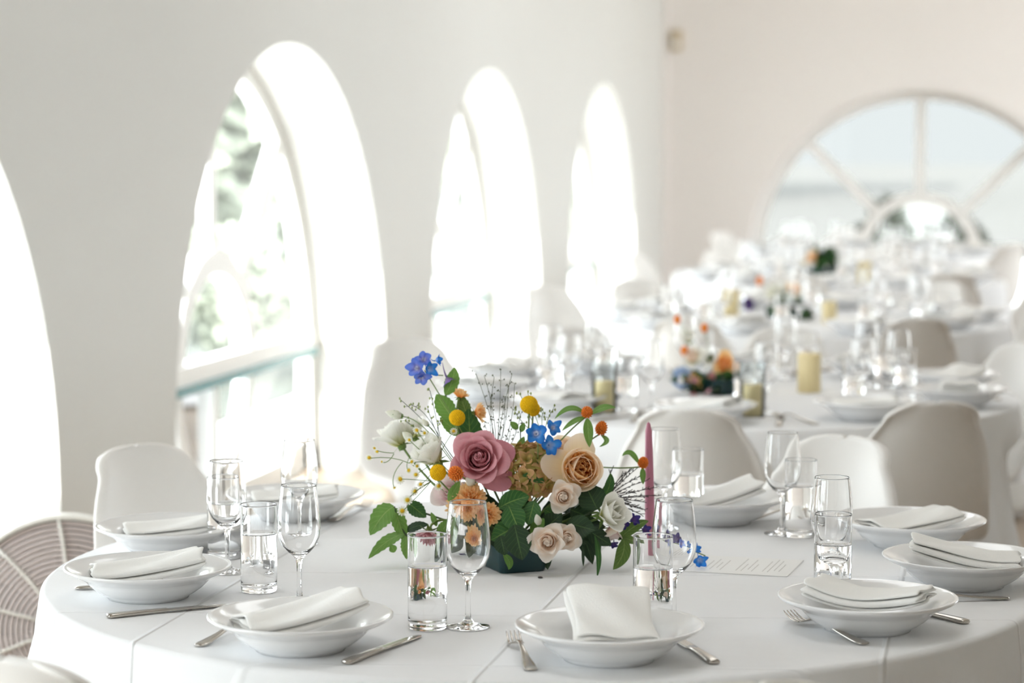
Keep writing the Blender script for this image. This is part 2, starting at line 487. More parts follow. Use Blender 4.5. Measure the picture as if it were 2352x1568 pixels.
struct(MB().box(WX-0.45, XR+0.3, YF-0.3, YB+0.45, -0.12, 0.0).build('floor', M['floor'], None, False))
struct(MB().box(WX-0.45, XR+0.3, YF-0.3, YB+0.45, ZC, ZC+0.15).build('ceiling', M['ceiling'], None, False))
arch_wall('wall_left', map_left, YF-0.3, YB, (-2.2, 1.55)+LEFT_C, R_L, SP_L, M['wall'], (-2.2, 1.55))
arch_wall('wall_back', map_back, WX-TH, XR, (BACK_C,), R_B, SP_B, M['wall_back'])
mb = MB()                                # right wall: piers and lintels round two unseen openings added to light the far walls
ys = [YF, 12.4, 14.2, 14.6, 19.2, YB]
for i in range(0, len(ys), 2): mb.box(XR, XR+0.3, ys[i], ys[i+1], 0, ZC)
for i in range(1, len(ys)-1, 2):
    lo = 1.5 if ys[i] < 5 else 0.5
    mb.box(XR, XR+0.3, ys[i], ys[i+1], 2.85, ZC); mb.box(XR, XR+0.3, ys[i], ys[i+1], 0, lo)
struct(mb.build('wall_right', M['wall'], None, False))
struct(MB().box(WX-TH, XR+0.3, YF-0.3, YF, 0, ZC).build('wall_front', M['wall_front'], None, False))
mb = MB(); mb.box(WX, WX+0.045, YB-0.045, YB, 0, ZC)
struct(mb.build('trim_1', M['wall_back'], None, False))

for (lx, ly) in FILL_LIGHTS:                  # frames round the added ceiling fill lights
    mb = MB()
    mb.box(lx-0.7, lx+0.7, ly-0.7, ly-0.65, 3.44, ZC).box(lx-0.7, lx+0.7, ly+0.65, ly+0.7, 3.44, ZC).box(lx-0.7, lx-0.65, ly-0.65, ly+0.65, 3.44, ZC).box(lx+0.65, lx+0.7, ly-0.65, ly+0.65, 3.44, ZC)
    struct(mb.build('trim_%d' % (2+FILL_LIGHTS.index((lx, ly))), M['frame'], None, False))

def arc_bar(mb, mp, c, zc, r0, r1, n0, n1, t0, t1, N=36):
    for k in range(N):
        ta, tb = t0+(t1-t0)*k/N, t0+(t1-t0)*(k+1)/N
        vs = []
        for t in (ta, tb):
            for r in (r0, r1):
                for n in (n0, n1):
                    vs.append(mp(c+r*math.cos(t), n, zc+r*math.sin(t)))
        mb.add(vs, [(0,1,3,2),(4,6,7,5),(0,4,5,1),(2,3,7,6),(0,2,6,4),(1,5,7,3)])

def fan_window(name, mp, c, R, sp, ztr, ri, pane='pane'):
    """arched window: radiating bars over a transom rail, ring at the centre, tall panes below"""
    root = bpy.data.objects.new(name, None); COL.objects.link(root); struct(root)
    root.location = mp(c, TH-0.06, 0); inv = -root.location
    def mpl(a, n, z): return mp(a, n, z)+inv
    n0, n1 = TH-0.09, TH-0.03
    mb = MB(); arc_bar(mb, mpl, c, sp, R-0.075, R+0.01, n0, n1, 0, PI)
    for s in (-1, 1):
        a = sorted((c+s*(R+0.01), c+s*(R-0.075)))
        mb.box(a[0], a[1], n0, n1, 0, sp, lambda v: mpl(v.x, v.y, v.z))
    mb.box(c-R, c+R, n0, n1, 0.0, 0.09, lambda v: mpl(v.x, v.y, v.z))
    mb.build('window_frame', M['frame'], root, False)
    half = R-0.06
    MB().box(c-half, c+half, n0-0.02, n1, ztr, ztr+0.075, lambda v: mpl(v.x, v.y, v.z)).build('transom_rail', M['frame'], root, False)
    MB().box(c-half, c+half, n0-0.03, n1-0.01, ztr-0.035, ztr, lambda v: mpl(v.x, v.y, v.z)).build('transom_edge', M['teal_edge'], root, False)
    mb = MB(); arc_bar(mb, mpl, c, ztr, ri-0.05, ri+0.045, n0-0.01, n1, 0, PI)
    mb.build('ring_upper', M['frame'], root, False)
    mb = MB(); arc_bar(mb, mpl, c, ztr, ri-0.05, ri+0.03, n0, n1, PI, 2*PI) if ztr-ri > 0.1 else arc_bar(mb, mpl, c, ztr, ri-0.05, ri+0.03, n0, n1, PI*1.02, PI*1.98)
    mb.build('ring_lower', M['frame'], root, False)
    for t in (PI*0.25, PI*0.5, PI*0.75):
        mb = MB(); ca, sa = math.cos(t), math.sin(t)
        # the bar runs from the ring to the arch
        rout = R-0.05
        dz = ztr-sp
        rr = -dz*sa + math.sqrt(max(0.0, (dz*sa)**2-(dz*dz-rout*rout)))
        def tf(v): return mpl(c+v.x*ca-v.z*sa, v.y, ztr+v.x*sa+v.z*ca)
        mb.box(ri, rr, n0+0.006, n1-0.006, -0.04, 0.04, tf)
        mb.build('glazing_bar', M['frame'], root, False)
    # panes: four sectors, the half disc inside the ring, and the lower lights
    g = TH-0.055
    ts = [0.02, PI*0.25, PI*0.5, PI*0.75, PI-0.02]
    for i in range(4):
        vs, K = [], 10
        for k in range(K+1):
            t = ts[i]+(ts[i+1]-ts[i])*k/K
            dz = ztr-sp; sa = math.sin(t)
            rr = -dz*sa + math.sqrt(max(0.0, (dz*sa)**2-(dz*dz-(R-0.05)**2)))
            vs += [mpl(c+ri*math.cos(t), g, ztr+ri*sa), mpl(c+rr*math.cos(t), g, ztr+rr*sa)]
        mesh_obj('pane', vs, [(2*k, 2*k+1, 2*k+3, 2*k+2) for k in range(K)], M[pane], root, False)
    vs = [mpl(c, g, ztr+0.03)]+[mpl(c+(ri-0.03)*math.cos(PI*k/16), g, ztr+(ri-0.03)*math.sin(PI*k/16)) for k in range(17)]
    mesh_obj('pane', vs, [(0, k+1, k+2) for k in range(16)], M['pane_ring' if pane == 'pane_back' else pane], root, False)
    for s in (-1, 1):
        vs = [mpl(c, g, 0.09), mpl(c+s*half, g, 0.09), mpl(c+s*half, g, ztr-0.02), mpl(c, g, ztr-0.02)]
        mesh_obj('pane', vs, [(0, 1, 2, 3)], M['pane'], root, False)
    MB().box(c-0.03, c+0.03, n0, n1, 0.09, ztr-0.035, lambda v: mpl(v.x, v.y, v.z)).build('mullion', M['frame'], root, False)
    return root

for i, c in enumerate(LEFT_C):
    fan_window('window_%d' % (i+1), map_left, c, R_L, SP_L, 0.56, 0.46)
for i, c in enumerate((1.55, -2.2)):        # unseen windows added beside and behind the camera, heightened for more light
    fan_window('window_%d' % (6+i), map_left, c, R_L, 0.8, 0.9, 0.46)
fan_window('window_5', map_back, BACK_C, R_B, SP_B, 0.55, 0.46, 'pane_back')

# small beige detector up in the far corner
det = thing('motion_detector', 'small beige detector box high in the far corner of the room', 'detector', (WX+0.06, YB, 2.20))
mb = MB(); mb.box(0.0, 0.10, -0.06, 0, 0, 0.17); ob = mb.build('housing', M['beige'], det, False)
bv = ob.modifiers.new('round', 'BEVEL'); bv.width = 0.012; bv.segments = 3
MB().lathe([(0, 0), (0.02, 0.004), (0.028, 0.014), (0.03, 0.03)], 16, lambda v: Vector((0.05+v.x, -0.075+v.z, 0.06+v.y))).build('lens', M['frame'], det)

# outside
struct(MB().box(-80, 80, -60, 140, -0.5, -0.13).build('terrace_ground', M['ground'], None, False))
struct(MB().box(-60, -6.4, 17.5, 59.5, -0.14, -0.115).box(-6.4, -4.4, 11.5, 24.0, -0.14, -0.115).box(-60, -6.4, 11.5, 17.5, -0.14, -0.115).build('dark_ground_patch', M['dark_ground'], None, False))  # added darker ground, keeps the sunlit view through the windows from burning out
def shrub(label, loc, h, w, n, seed, group):
    rnd = random.Random(seed)
    t = thing('shrub', label, 'shrub', loc, 0, group)
    mb = MB()
    for k in range(5):
        a = rnd.uniform(0, 2*PI)
        mb.tube(bez((0, 0, 0), (0.1*w*math.cos(a), 0.1*w*math.sin(a), h*0.4), (0.35*w*math.cos(a), 0.35*w*math.sin(a), h*0.75), 5), [0.03*h, 0.025*h, 0.02*h, 0.014*h, 0.008*h], 5)
    mb.build('branch', M['bark'], t)
    mb = MB()
    for k in range(n):
        while True:
            p = Vector((rnd.uniform(-1, 1), rnd.uniform(-1, 1), rnd.uniform(-1, 1)))
            if 0.35 < p.length < 1: break
        c = Vector((p.x*w*0.5*(1+0.25*math.sin(5*p.z+k % 3)), p.y*w*0.5, h*0.58+p.z*h*0.42))
        R3 = frame_from((rnd.gauss(0, 1), rnd.gauss(0, 1), rnd.uniform(0.1, 1.4)), rnd.uniform(0, 6))
        L = 0.055*(h+w)*rnd.uniform(0.5, 1.0)
        mb.add([c+R3 @ Vector(q)*L for q in ((-1, 0, 0), (-0.1, -0.42, 0.1), (1, 0, -0.15), (-0.1, 0.42, 0.1))], [(0, 1, 2, 3)])
    o = mb.build('foliage', M['shrub'], t, False); o['kind'] = 'stuff'
    return t
shrub('low green shrub outside the back window, seen through its left half ring', (-1.04, 22.0, -0.13), 1.10, 0.55, 520, 1, 'shrubs on the terrace')
shrub('low green shrub outside the back window, seen through its right half ring', (-0.42, 22.3, -0.13), 1.02, 0.5, 520, 2, 'shrubs on the terrace')
shrub('grey green tree outside the nearest full arched window, seen through its upper left pane', (-7.6, 21.5, -0.13), 3.9, 3.0, 1400, 3, 'trees on the terrace')
shrub('bushy green shrub outside the nearest full arched window, seen through its small ring', (-5.15, 15.6, -0.115), 1.05, 1.1, 700, 4, 'shrubs on the terrace')
shrub('tall pale tree outside the arched windows, farthest from the room', (-10.2, 31.0, -0.13), 5.0, 4.2, 1400, 5, 'trees on the terrace')

bd = thing('grey_backdrop', 'grey building added far outside, behind the left arched windows', 'backdrop', (-20, 60, -0.13))  # made-up block that greys the left windows' view, otherwise blown-out white
MB().box(-13, 12, 0, 8, 0, 13).build('backdrop_block', M['backdrop'], bd, False)
MB().box(-13.4, 12.4, -0.4, 8.4, 13, 13.5).build('backdrop_cap', M['ground'], bd, False)
shrub('grey green hedge bush outside, seen through the right panes of the nearest full window', (-7.6, 27.0, -0.115), 2.2, 2.6, 900, 9, 'shrubs on the terrace')
shrub('grey green hedge bush outside, seen through the middle arched window', (-6.3, 32.0, -0.115), 2.0, 2.4, 900, 10, 'shrubs on the terrace')

# ------------------------------------------------------------------ tables and cloths
TZ = 0.745                                 # top of the laid cloth
TR = 0.875
TABLES = [(-0.80, 4.18), (-0.82, 7.20), (-0.84, 10.15), (-0.86, 13.10), (-0.88, 16.05)]
ORD = ['nearest', 'second', 'third', 'fourth', 'farthest']
BASE = [-108.2, -87.0, -102.0, -95.0, -80.0]
S_TAB = ['nearest round table', 'second round table from the camera', 'third round table from the camera', 'fourth round table from the camera', 'farthest round table by the back window']

SHORT = ['nearest table', 'second table from the camera', 'third table from the camera', 'fourth table from the camera', 'farthest table']
def cloth_mesh(seed, seg=288, seats=()):
    rnd = random.Random(seed)
    ph = [rnd.uniform(0, 2*PI) for _ in range(6)]
    vs, fs = [Vector((0, 0, 0))], []
    rows = []
    prof = [(TR*k/9.0, 0.0, 0.0) for k in range(1, 9)]
    for k in range(0, 7):                  # rounded rim
        a = PI/2*k/6.0
        prof.append((TR-0.012+0.012*math.sin(a), -0.012+0.012*math.cos(a), 0.0))
    for k in range(1, 17):
        t = k/16.0
        prof.append((TR, -0.012-0.715*t, t))
    for (r, z, t) in prof:
        row = []
        for j in range(seg):
            th = 2*PI*j/seg
            w = 0.0
            if t > 0:
                e = min(1.0, t*1.6)**1.2
                wob = math.sin(2*th+ph[0])*0.6+math.sin(5*th+ph[1])*0.5
                w = e*(0.055*math.cos(15*th+2.2*wob+ph[2])+0.018*math.cos(31*th+ph[3]+3*wob)) + 0.075*t**0.8 + 0.012*e
            rr = r+w
            for (sa, sr, sw) in seats:            # a chair pushed in presses the cloth back
                da = abs((th-sa+PI) % (2*PI)-PI)*0.85
                k = max(0.0, min(1.0, (sw-da)/0.12)); k = k*k*(3-2*k)
                g = max(0.0, min(1.0, (-0.10-z)/0.17)); g = g*g*(3-2*g)
                rr = min(rr, rr+(sr-0.02-rr)*k*g)
            row.append(len(vs)); vs.append(Vector((rr*math.cos(th), rr*math.sin(th), z)))
        rows.append(row)
    for j in range(seg): fs.append((0, rows[0][j], rows[0][(j+1) % seg]))
    for i in range(len(rows)-1):
        for j in range(seg):
            j2 = (j+1) % seg
            fs.append((rows[i][j], rows[i+1][j], rows[i+1][j2], rows[i][j2]))
    return vs, fs

# ------------------------------------------------------------------ one-piece moulded chairs
def make_chair_mesh():
    """side profile from the top of the back down over the seat and under to the foot; y is the front"""
    ctrl = [(-0.285, 0.850), (-0.262, 0.79), (-0.235, 0.70), (-0.205, 0.60), (-0.170, 0.51), (-0.120, 0.445), (-0.03, 0.418),
            (0.08, 0.420), (0.17, 0.435), (0.225, 0.435), (0.255, 0.405), (0.245, 0.35), (0.19, 0.26), (0.11, 0.17), (0.03, 0.09), (-0.04, 0.035), (-0.10, 0.012), (-0.14, 0.008)]
    half = [0.0, 0.128, 0.178, 0.203, 0.222, 0.238, 0.248, 0.250, 0.246, 0.238, 0.228, 0.218, 0.205, 0.20, 0.21, 0.228, 0.24, 0.245]
    cup = [0.010, 0.045, 0.060, 0.070, 0.080, 0.085, 0.06, 0.045, 0.025, 0.0, -0.02, -0.05, -0.09, -0.12, -0.13, -0.10, -0.04, 0.0]
    n = len(ctrl)
    def cr(arr, u):
        i = min(int(u), n-2); f = u-i
        p = [arr[max(0, min(n-1, i+k))] for k in (-1, 0, 1, 2)]
        return 0.5*((2*p[1])+(-p[0]+p[2])*f+(2*p[0]-5*p[1]+4*p[2]-p[3])*f*f+(-p[0]+3*p[1]-3*p[2]+p[3])*f**3)
    us = [0.0, 0.012, 0.04, 0.09, 0.16, 0.25, 0.37, 0.5, 0.66, 0.83]+[1+0.5*k for k in range(0, 33)]
    us = [u for u in us if u <= n-1]
    NV = 22
    ys = [c[0] for c in ctrl]; zs = [c[1] for c in ctrl]
    vs, fs = [], []
    for u in us:
        y, z = cr(ys, u), cr(zs, u)
        y2, z2 = cr(ys, min(u+0.05, n-1)), cr(zs, min(u+0.05, n-1))
        y1, z1 = cr(ys, max(u-0.05, 0)), cr(zs, max(u-0.05, 0))
        tx, tz = y2-y1, z2-z1; l = math.hypot(tx, tz) or 1
        ny, nz = -tz/l, tx/l                  # points to the sitter's side
        if u < 1.0:
            h = 0.003+0.128*math.sqrt(max(0.0, 1-(1-u)**2))
        else:
            h = cr(half, u)
        c = cr(cup, u)
        for j in range(NV+1):
            v = -1+2*j/NV
            v = math.copysign(abs(v)**0.85, v)
            off = c*(abs(v)**2.2)
            lip = max(0.0, (abs(v)-0.86)/0.14)
            off -= 0.022*lip**1.6*min(1.0, h/0.1)
            vs.append(Vector((h*v, y+ny*off, z+nz*off)))
    # a lip along the top edge too
    for i in range(len(us)-1):
        for j in range(NV):
            a = i*(NV+1)+j
            fs.append((a, a+1, a+NV+2, a+NV+1))
    o = mesh_obj('moulded_chair', vs, fs, M['chair'], None)
    sd = o.modifiers.new('thickness', 'SOLIDIFY'); sd.thickness = 0.012; sd.offset = 0
    bv = o.modifiers.new('soft', 'SUBSURF'); bv.levels = 1; bv.render_levels = 1
    return o
chair0 = make_chair_mesh()
chair_used = []
SEATS = []
def chair(ti, ang, r_top, label, twist=0.0):
    o = chair0 if not chair_used else chair0.copy()
    if chair_used: COL.objects.link(o)
    chair_used.append(o)
    a = math.radians(ang); r = r_top-0.27
    tx, ty = TABLES[ti]
    o.location = (tx+r*math.cos(a), ty+r*math.sin(a), 0)
    o.rotation_euler = (0, 0, a+PI/2+math.radians(twist))
    tag(o, label, 'chair', 'white moulded chairs'); SEATS.append((ti, a, r-0.262-(0.05 if abs(twist) > 20 else 0), 0.56 if abs(twist) > 20 else 0.40))
    return o
chair(0, 143.5, 1.25, 'white moulded chair left of the table behind the left bowls', 5)
chair(0, 70.0, 1.27, 'white moulded chair behind the right-hand bowls, lit on its seat side', -6)
chair(0, -108.6, 1.38, 'white moulded chair back in the bottom left corner, nearest the camera')
chair(0, -68.0, 1.36, 'white moulded chair whose back edge just shows at the bottom, in front of the bowls')
chair(1, -87.0, 1.36, 'white moulded chair seen from behind, right behind the pink taper candle')
chair(1, -57.0, 1.27, 'shaded beige-looking moulded chair seen from behind at the right, largest chair back in view', -8)
chair(1, 164.0, 1.25, 'white moulded chair by the wall just left of the tallest blue flowers', -38)
chair(1, 121.0, 1.22, 'white moulded chair behind the second table, left of its flowers')
chair(1, 86.0, 1.20, 'white moulded chair behind the second table, behind its cream pillar candle')
chair(1, 38.0, 1.13, 'white moulded chair cut by the right edge, beside the second table')
chair(1, 4.0, 1.18, 'white moulded chair at the right edge, nearest one beside the second table')
chair(2, 170.0, 1.22, 'white moulded chair by the wall beside the third table', -30)
chair(2, -102.0, 1.42, 'white moulded chair in front of the third table, behind the second table flowers')
chair(2, -66.0, 1.34, 'white moulded chair in front of the third table, right of its flowers')
chair(2, 134.0, 1.2, 'white moulded chair behind the third table on the wall side')
chair(2, 98.0, 1.2, 'white moulded chair behind the third table flowers')
chair(2, 62.0, 1.2, 'white moulded chair behind the third table towards the right')
chair(2, 26.0, 1.2, 'white moulded chair at the right edge beside the third table')
chair(3, -95.0, 1.36, 'pale moulded chair in front of the fourth table')
chair(3, -62.0, 1.40, 'brown-shaded moulded chair seen from behind at the far right, before the fourth table', -10)
chair(3, 165.0, 1.2, 'white moulded chair by the wall beside the fourth table')
chair(3, 129.0, 1.2, 'white moulded chair behind the fourth table on the wall side')
chair(3, 85.0, 1.2, 'white moulded chair behind the fourth table flowers')
chair(3, 20.0, 1.2, 'white moulded chair at the far right beside the fourth table')
chair(4, -80.0, 1.36, 'pale moulded chair in front of the farthest table')
chair(4, -44.0, 1.3, 'grey-shaded moulded chair at the far right before the back window')
chair(4, 150.0, 1.2, 'white moulded chair by the far corner beside the farthest table')
chair(4, 100.0, 1.2, 'white moulded chair behind the farthest table, below the back window')

# ------------------------------------------------------------------ tables under their cloths
for i, (tx, ty) in enumerate(TABLES):
    t = thing('round_table', 'wooden banquet table under the cloth, '+SHORT[i], 'table', (tx, ty, 0), 0, 'round banquet tables')
    MB().lathe([(0, 0.715), (0.85, 0.715), (0.856, 0.728), (0.85, 0.741), (0, 0.741)], 64).build('tabletop', M['table'], t)
    for a in (0.785, 2.356, 3.927, 5.498):
        MB().tube([(0.45*math.cos(a), 0.45*math.sin(a), 0), (0.42*math.cos(a), 0.42*math.sin(a), 0.715)], 0.02, 8).build('leg', M['table'], t)
    vs, fs = cloth_mesh(11+i, 288 if i == 0 else 180, [q[1:] for q in SEATS if q[0] == i])
    o = mesh_obj('tablecloth', vs, fs, M['cloth'], None)
    o.location = (tx, ty, TZ)
    o.rotation_euler = (0, 0, 0)
    tag(o, ['white linen cloth with pressed fold lines on the nearest round table',
            'white linen cloth on the second round table from the camera',
            'white linen cloth on the third round table from the camera',
            'white linen cloth on the fourth round table from the camera',
            'white linen cloth on the farthest round table by the back window'][i], 'tablecloth', 'white tablecloths')

# ------------------------------------------------------------------ tableware prototypes
def bowl_mesh():
    prof = [(0, 0.004), (0.061, 0.004), (0.064, 0.0), (0.068, 0.0), (0.070, 0.004), (0.080, 0.009), (0.092, 0.0175), (0.1015, 0.027),
            (0.1065, 0.0325), (0.1085, 0.0335), (0.116, 0.0380), (0.128, 0.043), (0.1365, 0.0475), (0.1405, 0.0505), (0.1408, 0.0528), (0.1385, 0.0538), (0.134, 0.0525),
            (0.124, 0.0475), (0.114, 0.043), (0.104, 0.0385), (0.097, 0.031), (0.086, 0.0205), (0.072, 0.0135), (0.050, 0.0105), (0, 0.0095)]
    return MB().lathe(prof, 96).build('pasta_bowl', M['porcelain'])
def wine_mesh():
    prof = [(0, 0.0), (0.030, 0.0), (0.0335, 0.0008), (0.0345, 0.0018), (0.0335, 0.0028), (0.022, 0.0045), (0.010, 0.008), (0.0055, 0.014), (0.0042, 0.024),
            (0.0040, 0.050), (0.0045, 0.068), (0.0062, 0.076), (0.0105, 0.082), (0.019, 0.089), (0.0275, 0.099), (0.0335, 0.113), (0.0356, 0.128),
            (0.0352, 0.145), (0.0335, 0.165), (0.0312, 0.184), (0.0296, 0.1965), (0.0295, 0.1982), (0.0294, 0.1994), (0.0291, 0.2000), (0.0288, 0.1994), (0.0287, 0.1982), (0.0288, 0.1965),
            (0.0303, 0.184), (0.0324, 0.165), (0.0341, 0.145), (0.0345, 0.128), (0.0324, 0.114), (0.0264, 0.101), (0.018, 0.0915), (0.009, 0.0865), (0, 0.0850)]
    return MB().lathe(prof, 48).build('wine_glass', M['glass'])
def tumbler(parent_name, label, cat):
    t = thing(parent_name, label, cat)
    # glass wall down to the water line; below it the water itself closes the solid
    prof = [(0, 0.0), (0.027, 0.0), (0.0296, 0.0010), (0.0308, 0.004), (0.0310, 0.010), (0.0312, 0.1470), (0.0312, 0.1485), (0.0310, 0.1495), (0.0306, 0.1500), (0.0302, 0.1495), (0.0300, 0.1485), (0.0300, 0.1470), (0.0296, 0.1005)]
    MB().lathe(prof, 48).build('glass', M['glass'], t)
    wp = [(0, 0.0112), (0.020, 0.0115), (0.0275, 0.0125), (0.0293, 0.016), (0.0296, 0.1005), (0.0290, 0.0995), (0.0275, 0.0990), (0, 0.0990)]
    w = MB().lathe(wp, 48).build('water', M['water_wall'], t)
    w.data.materials.append(M['water'])
    for p in w.data.polygons:
        if p.center.z > 0.0985: p.material_index = 1
    return t
def loft(mb, path, seg=8):
    vs, fs = [], []
    for (y, w, t, z, x) in path:
        for k in range(seg):
            a = 2*PI*k/seg
            ca, sa = math.cos(a), math.sin(a)
            vs.append(Vector((x+w*math.copysign(abs(ca)**0.7, ca), y, z+t*math.copysign(abs(sa)**0.7, sa))))
    n = len(path)
    for i in range(n-1):
        for k in range(seg):
            k2 = (k+1) % seg
            fs.append((i*seg+k, i*seg+k2, (i+1)*seg+k2, (i+1)*seg+k))
    fs.append(tuple(range(seg))[::-1]); fs.append(tuple(range((n-1)*seg, n*seg)))
    mb.add(vs, fs)
def fork_mesh():
    mb = MB(); L = 0.218
    h = [(0.0, .0055, .0012, .0035), (.015, .0095, .0018, .0035), (.06, .0105, .0020, .004), (.12, .0098, .0020, .0045), (.30, .0062, .0020, .008), (.48, .0036, .0022, .0135), (.60, .0030, .0022, .0165),
         (.68, .0040, .0020, .0150), (.73, .0085, .0015, .0110), (.76, .0112, .0012, .0085), (.80, .0122, .0010, .0065)]
    loft(mb, [(s*L, w, t, z, 0) for s, w, t, z in h], 10)
    for k in range(4):
        x = (-1.5+k)*0.0066
        loft(mb, [(.79*L, .0024, .0010, .0068, x), (.84*L, .0019, .0010, .0058, x), (.90*L, .0018, .0010, .0072, x*0.98), (.96*L, .0016, .0009, .0120, x*0.96), (1.0*L, .0008, .0006, .0165, x*0.95)], 8)
    return mb.build('fork', M['steel'])
def knife_mesh():
    mb = MB(); L = 0.225
    h = [(0.0, .0055, .0022, .0042), (.01, .0088, .0036, .0042), (.04, .0096, .0040, .0044), (.12, .0090, .0040, .0046), (.25, .0074, .0038, .0048), (.38, .0066, .0034, .0048), (.45, .0068, .0030, .0048),
         (.465, .0088, .0013, .0048), (.52, .0098, .0011, .0046), (.70, .0102, .0010, .0042), (.86, .0098, .0009, .0036), (.94, .0080, .0008, .0030), (.985, .0048, .0007, .0028), (1.0, .0012, .0005, .0028)]
    loft(mb, [(s*L, w, t, z, (0 if s < .46 else -.0012)) for s, w, t, z in h], 12)
    return mb.build('knife', M['steel'])
def napkin_mesh(seed, L=0.185, W=0.108, layers=4, lay_t=0.0056, bow=0.012, rise=0.006):
    """a cloth folded over and over: a serpentine section drawn along its length"""
    rnd = random.Random(seed)
    sec = []
    z = 0.0
    for k in range(layers):
        inset = rnd.uniform(0, 0.006)
        xs = [(-W/2+inset)+(W-2*inset)*q/8.0 for q in range(9)]
        if k % 2: xs = xs[::-1]
        for x in xs:
            b = 0.006*(1-(2*x/W)**2)*(k/(layers-1.0))
            sec.append((x, z+b))
        if k < layers-1:
            xe = xs[-1]; sg = 1 if k % 2 == 0 else -1
            for q in (1, 2, 3):
                a = -PI/2+PI*q/4
                sec.append((xe+sg*0.55*lay_t*math.cos(a), z+lay_t*0.5+lay_t*0.5*math.sin(a)))
        z += lay_t
    NY = 16; vs, fs = [], []
    ph = rnd.uniform(0, 6)
    for j in range(NY+1):
        v = -1+2*j/NY
        for i, (x, zz) in enumerate(sec):
            sq = 1-0.10*abs(v)**3
            y = v*L/2 + 0.004*math.sin(i*0.9+ph)*abs(v)**4
            dz = bow*v*v + rise*v + 0.0025*math.sin(3.0*v+ph+8*x/W)*(zz/z+0.2)
            vs.append(Vector((x*(1-0.05*math.cos(2.5*v+ph)), y, zz*sq+dz)))
    n = len(sec)
    for j in range(NY):
        for i in range(n-1):
            a = j*n+i
            fs.append((a, a+1, a+n+1, a+n))
    o = mesh_obj('folded_napkin', vs, fs, M['napkin'])
    sd = o.modifiers.new('cloth', 'SOLIDIFY'); sd.thickness = 0.0046; sd.offset = 0
    ss = o.modifiers.new('soft', 'SUBSURF'); ss.levels = 1; ss.render_levels = 1
    return o

bowl0, wine0, fork0, knife0 = bowl_mesh(), wine_mesh(), fork_mesh(), knife_mesh()
tumb0 = tumbler('water_glass', '', 'glass')
naps = [napkin_mesh(3, bow=0.010, rise=0.006), napkin_mesh(8, L=0.165, W=0.122, bow=0.004, rise=0.012), napkin_mesh(21, bow=0.016, rise=-0.004), napkin_mesh(30, L=0.17, W=0.12, layers=3, bow=0.008)]
used = set()
def place(proto, loc, rz, label, cat, group, tilt=(0, 0)):
    if proto.name in used: o = copy_tree(proto)
    else: o = proto; used.add(proto.name)
    o.location = loc; o.rotation_euler = (tilt[0], tilt[1], rz)
    return tag(o, label, cat, group)
def along(p, q): return math.atan2(-(q[0]-p[0]), q[1]-p[1])      # local +y runs from p to q

# ---- nearest table: bowls, napkins, glasses, cutlery where the photo shows them
BOWLS = {'A': (-1.0330, 3.4720), 'B': (-0.5639, 3.4974), 'C': (-0.2005, 3.7934), 'D': (-0.0576, 4.1977), 'E': (-0.1636, 4.5883), 'F': (-0.5548, 4.7966), 'G': (-1.3977, 4.6674), 'H': (-1.4026, 3.8205), 'I': (-1.5115, 4.2408)}
BL = {'A': ('white pasta bowl in the left foreground, with a knife beside its right rim', 'white napkin folded long in the left foreground bowl', 0, -66, (0.10, 0.0)),
      'B': ('white pasta bowl nearest the camera, between the fork and a knife', 'plump folded napkin standing towards the camera in the nearest bowl', 1, 4, (0.13, 0.03)),
      'C': ('white pasta bowl in the right foreground, behind the slanting fork', 'napkin with a loose turned-back corner in the right foreground bowl', 2, 66, (0.07, 0.03)),
      'D': ('white pasta bowl at the right edge, behind the right foreground bowl', 'square folded napkin rising above the bowl at the right edge', 0, 78, (0.08, 0.02)),
      'E': ('white pasta bowl in front of the shaded chair back, partly behind a wine glass', 'flat napkin in the bowl in front of the shaded chair back', 3, -70, (0.04, 0.0)),
      'F': ('white pasta bowl behind the menu card, at the far side of the nearest table', 'peaked napkin in the far bowl behind the menu card', 1, -80, (0.12, 0.0)),
      'G': ('white pasta bowl on the far left side of the nearest table, behind two wine glasses', 'flat napkin in the far left bowl behind two wine glasses', 3, -85, (0.0, 0.0)),
      'H': ('white pasta bowl at the left edge of the nearest table, above the long knife', 'long folded napkin in the bowl at the left edge, above the long knife', 0, -78, (0.06, 0.0)),
      'I': ('white pasta bowl in front of the left chair, second from the left edge', 'long folded napkin in the bowl in front of the left chair', 3, -80, (0.0, 0.0))}
for k, (x, y) in BOWLS.items():
    lb, ln, nv, rz, tl = BL[k]
    place(bowl0, (x, y, TZ+0.0006), 0, lb, 'bowl', 'pasta bowls on the nearest table')
    place(naps[nv], (x, y, TZ+{'A': 0.041, 'B': 0.050, 'D': 0.041, 'F': 0.044}.get(k, 0.038)), math.radians(rz)+YAW, ln, 'napkin', 'napkins on the nearest table', tl)

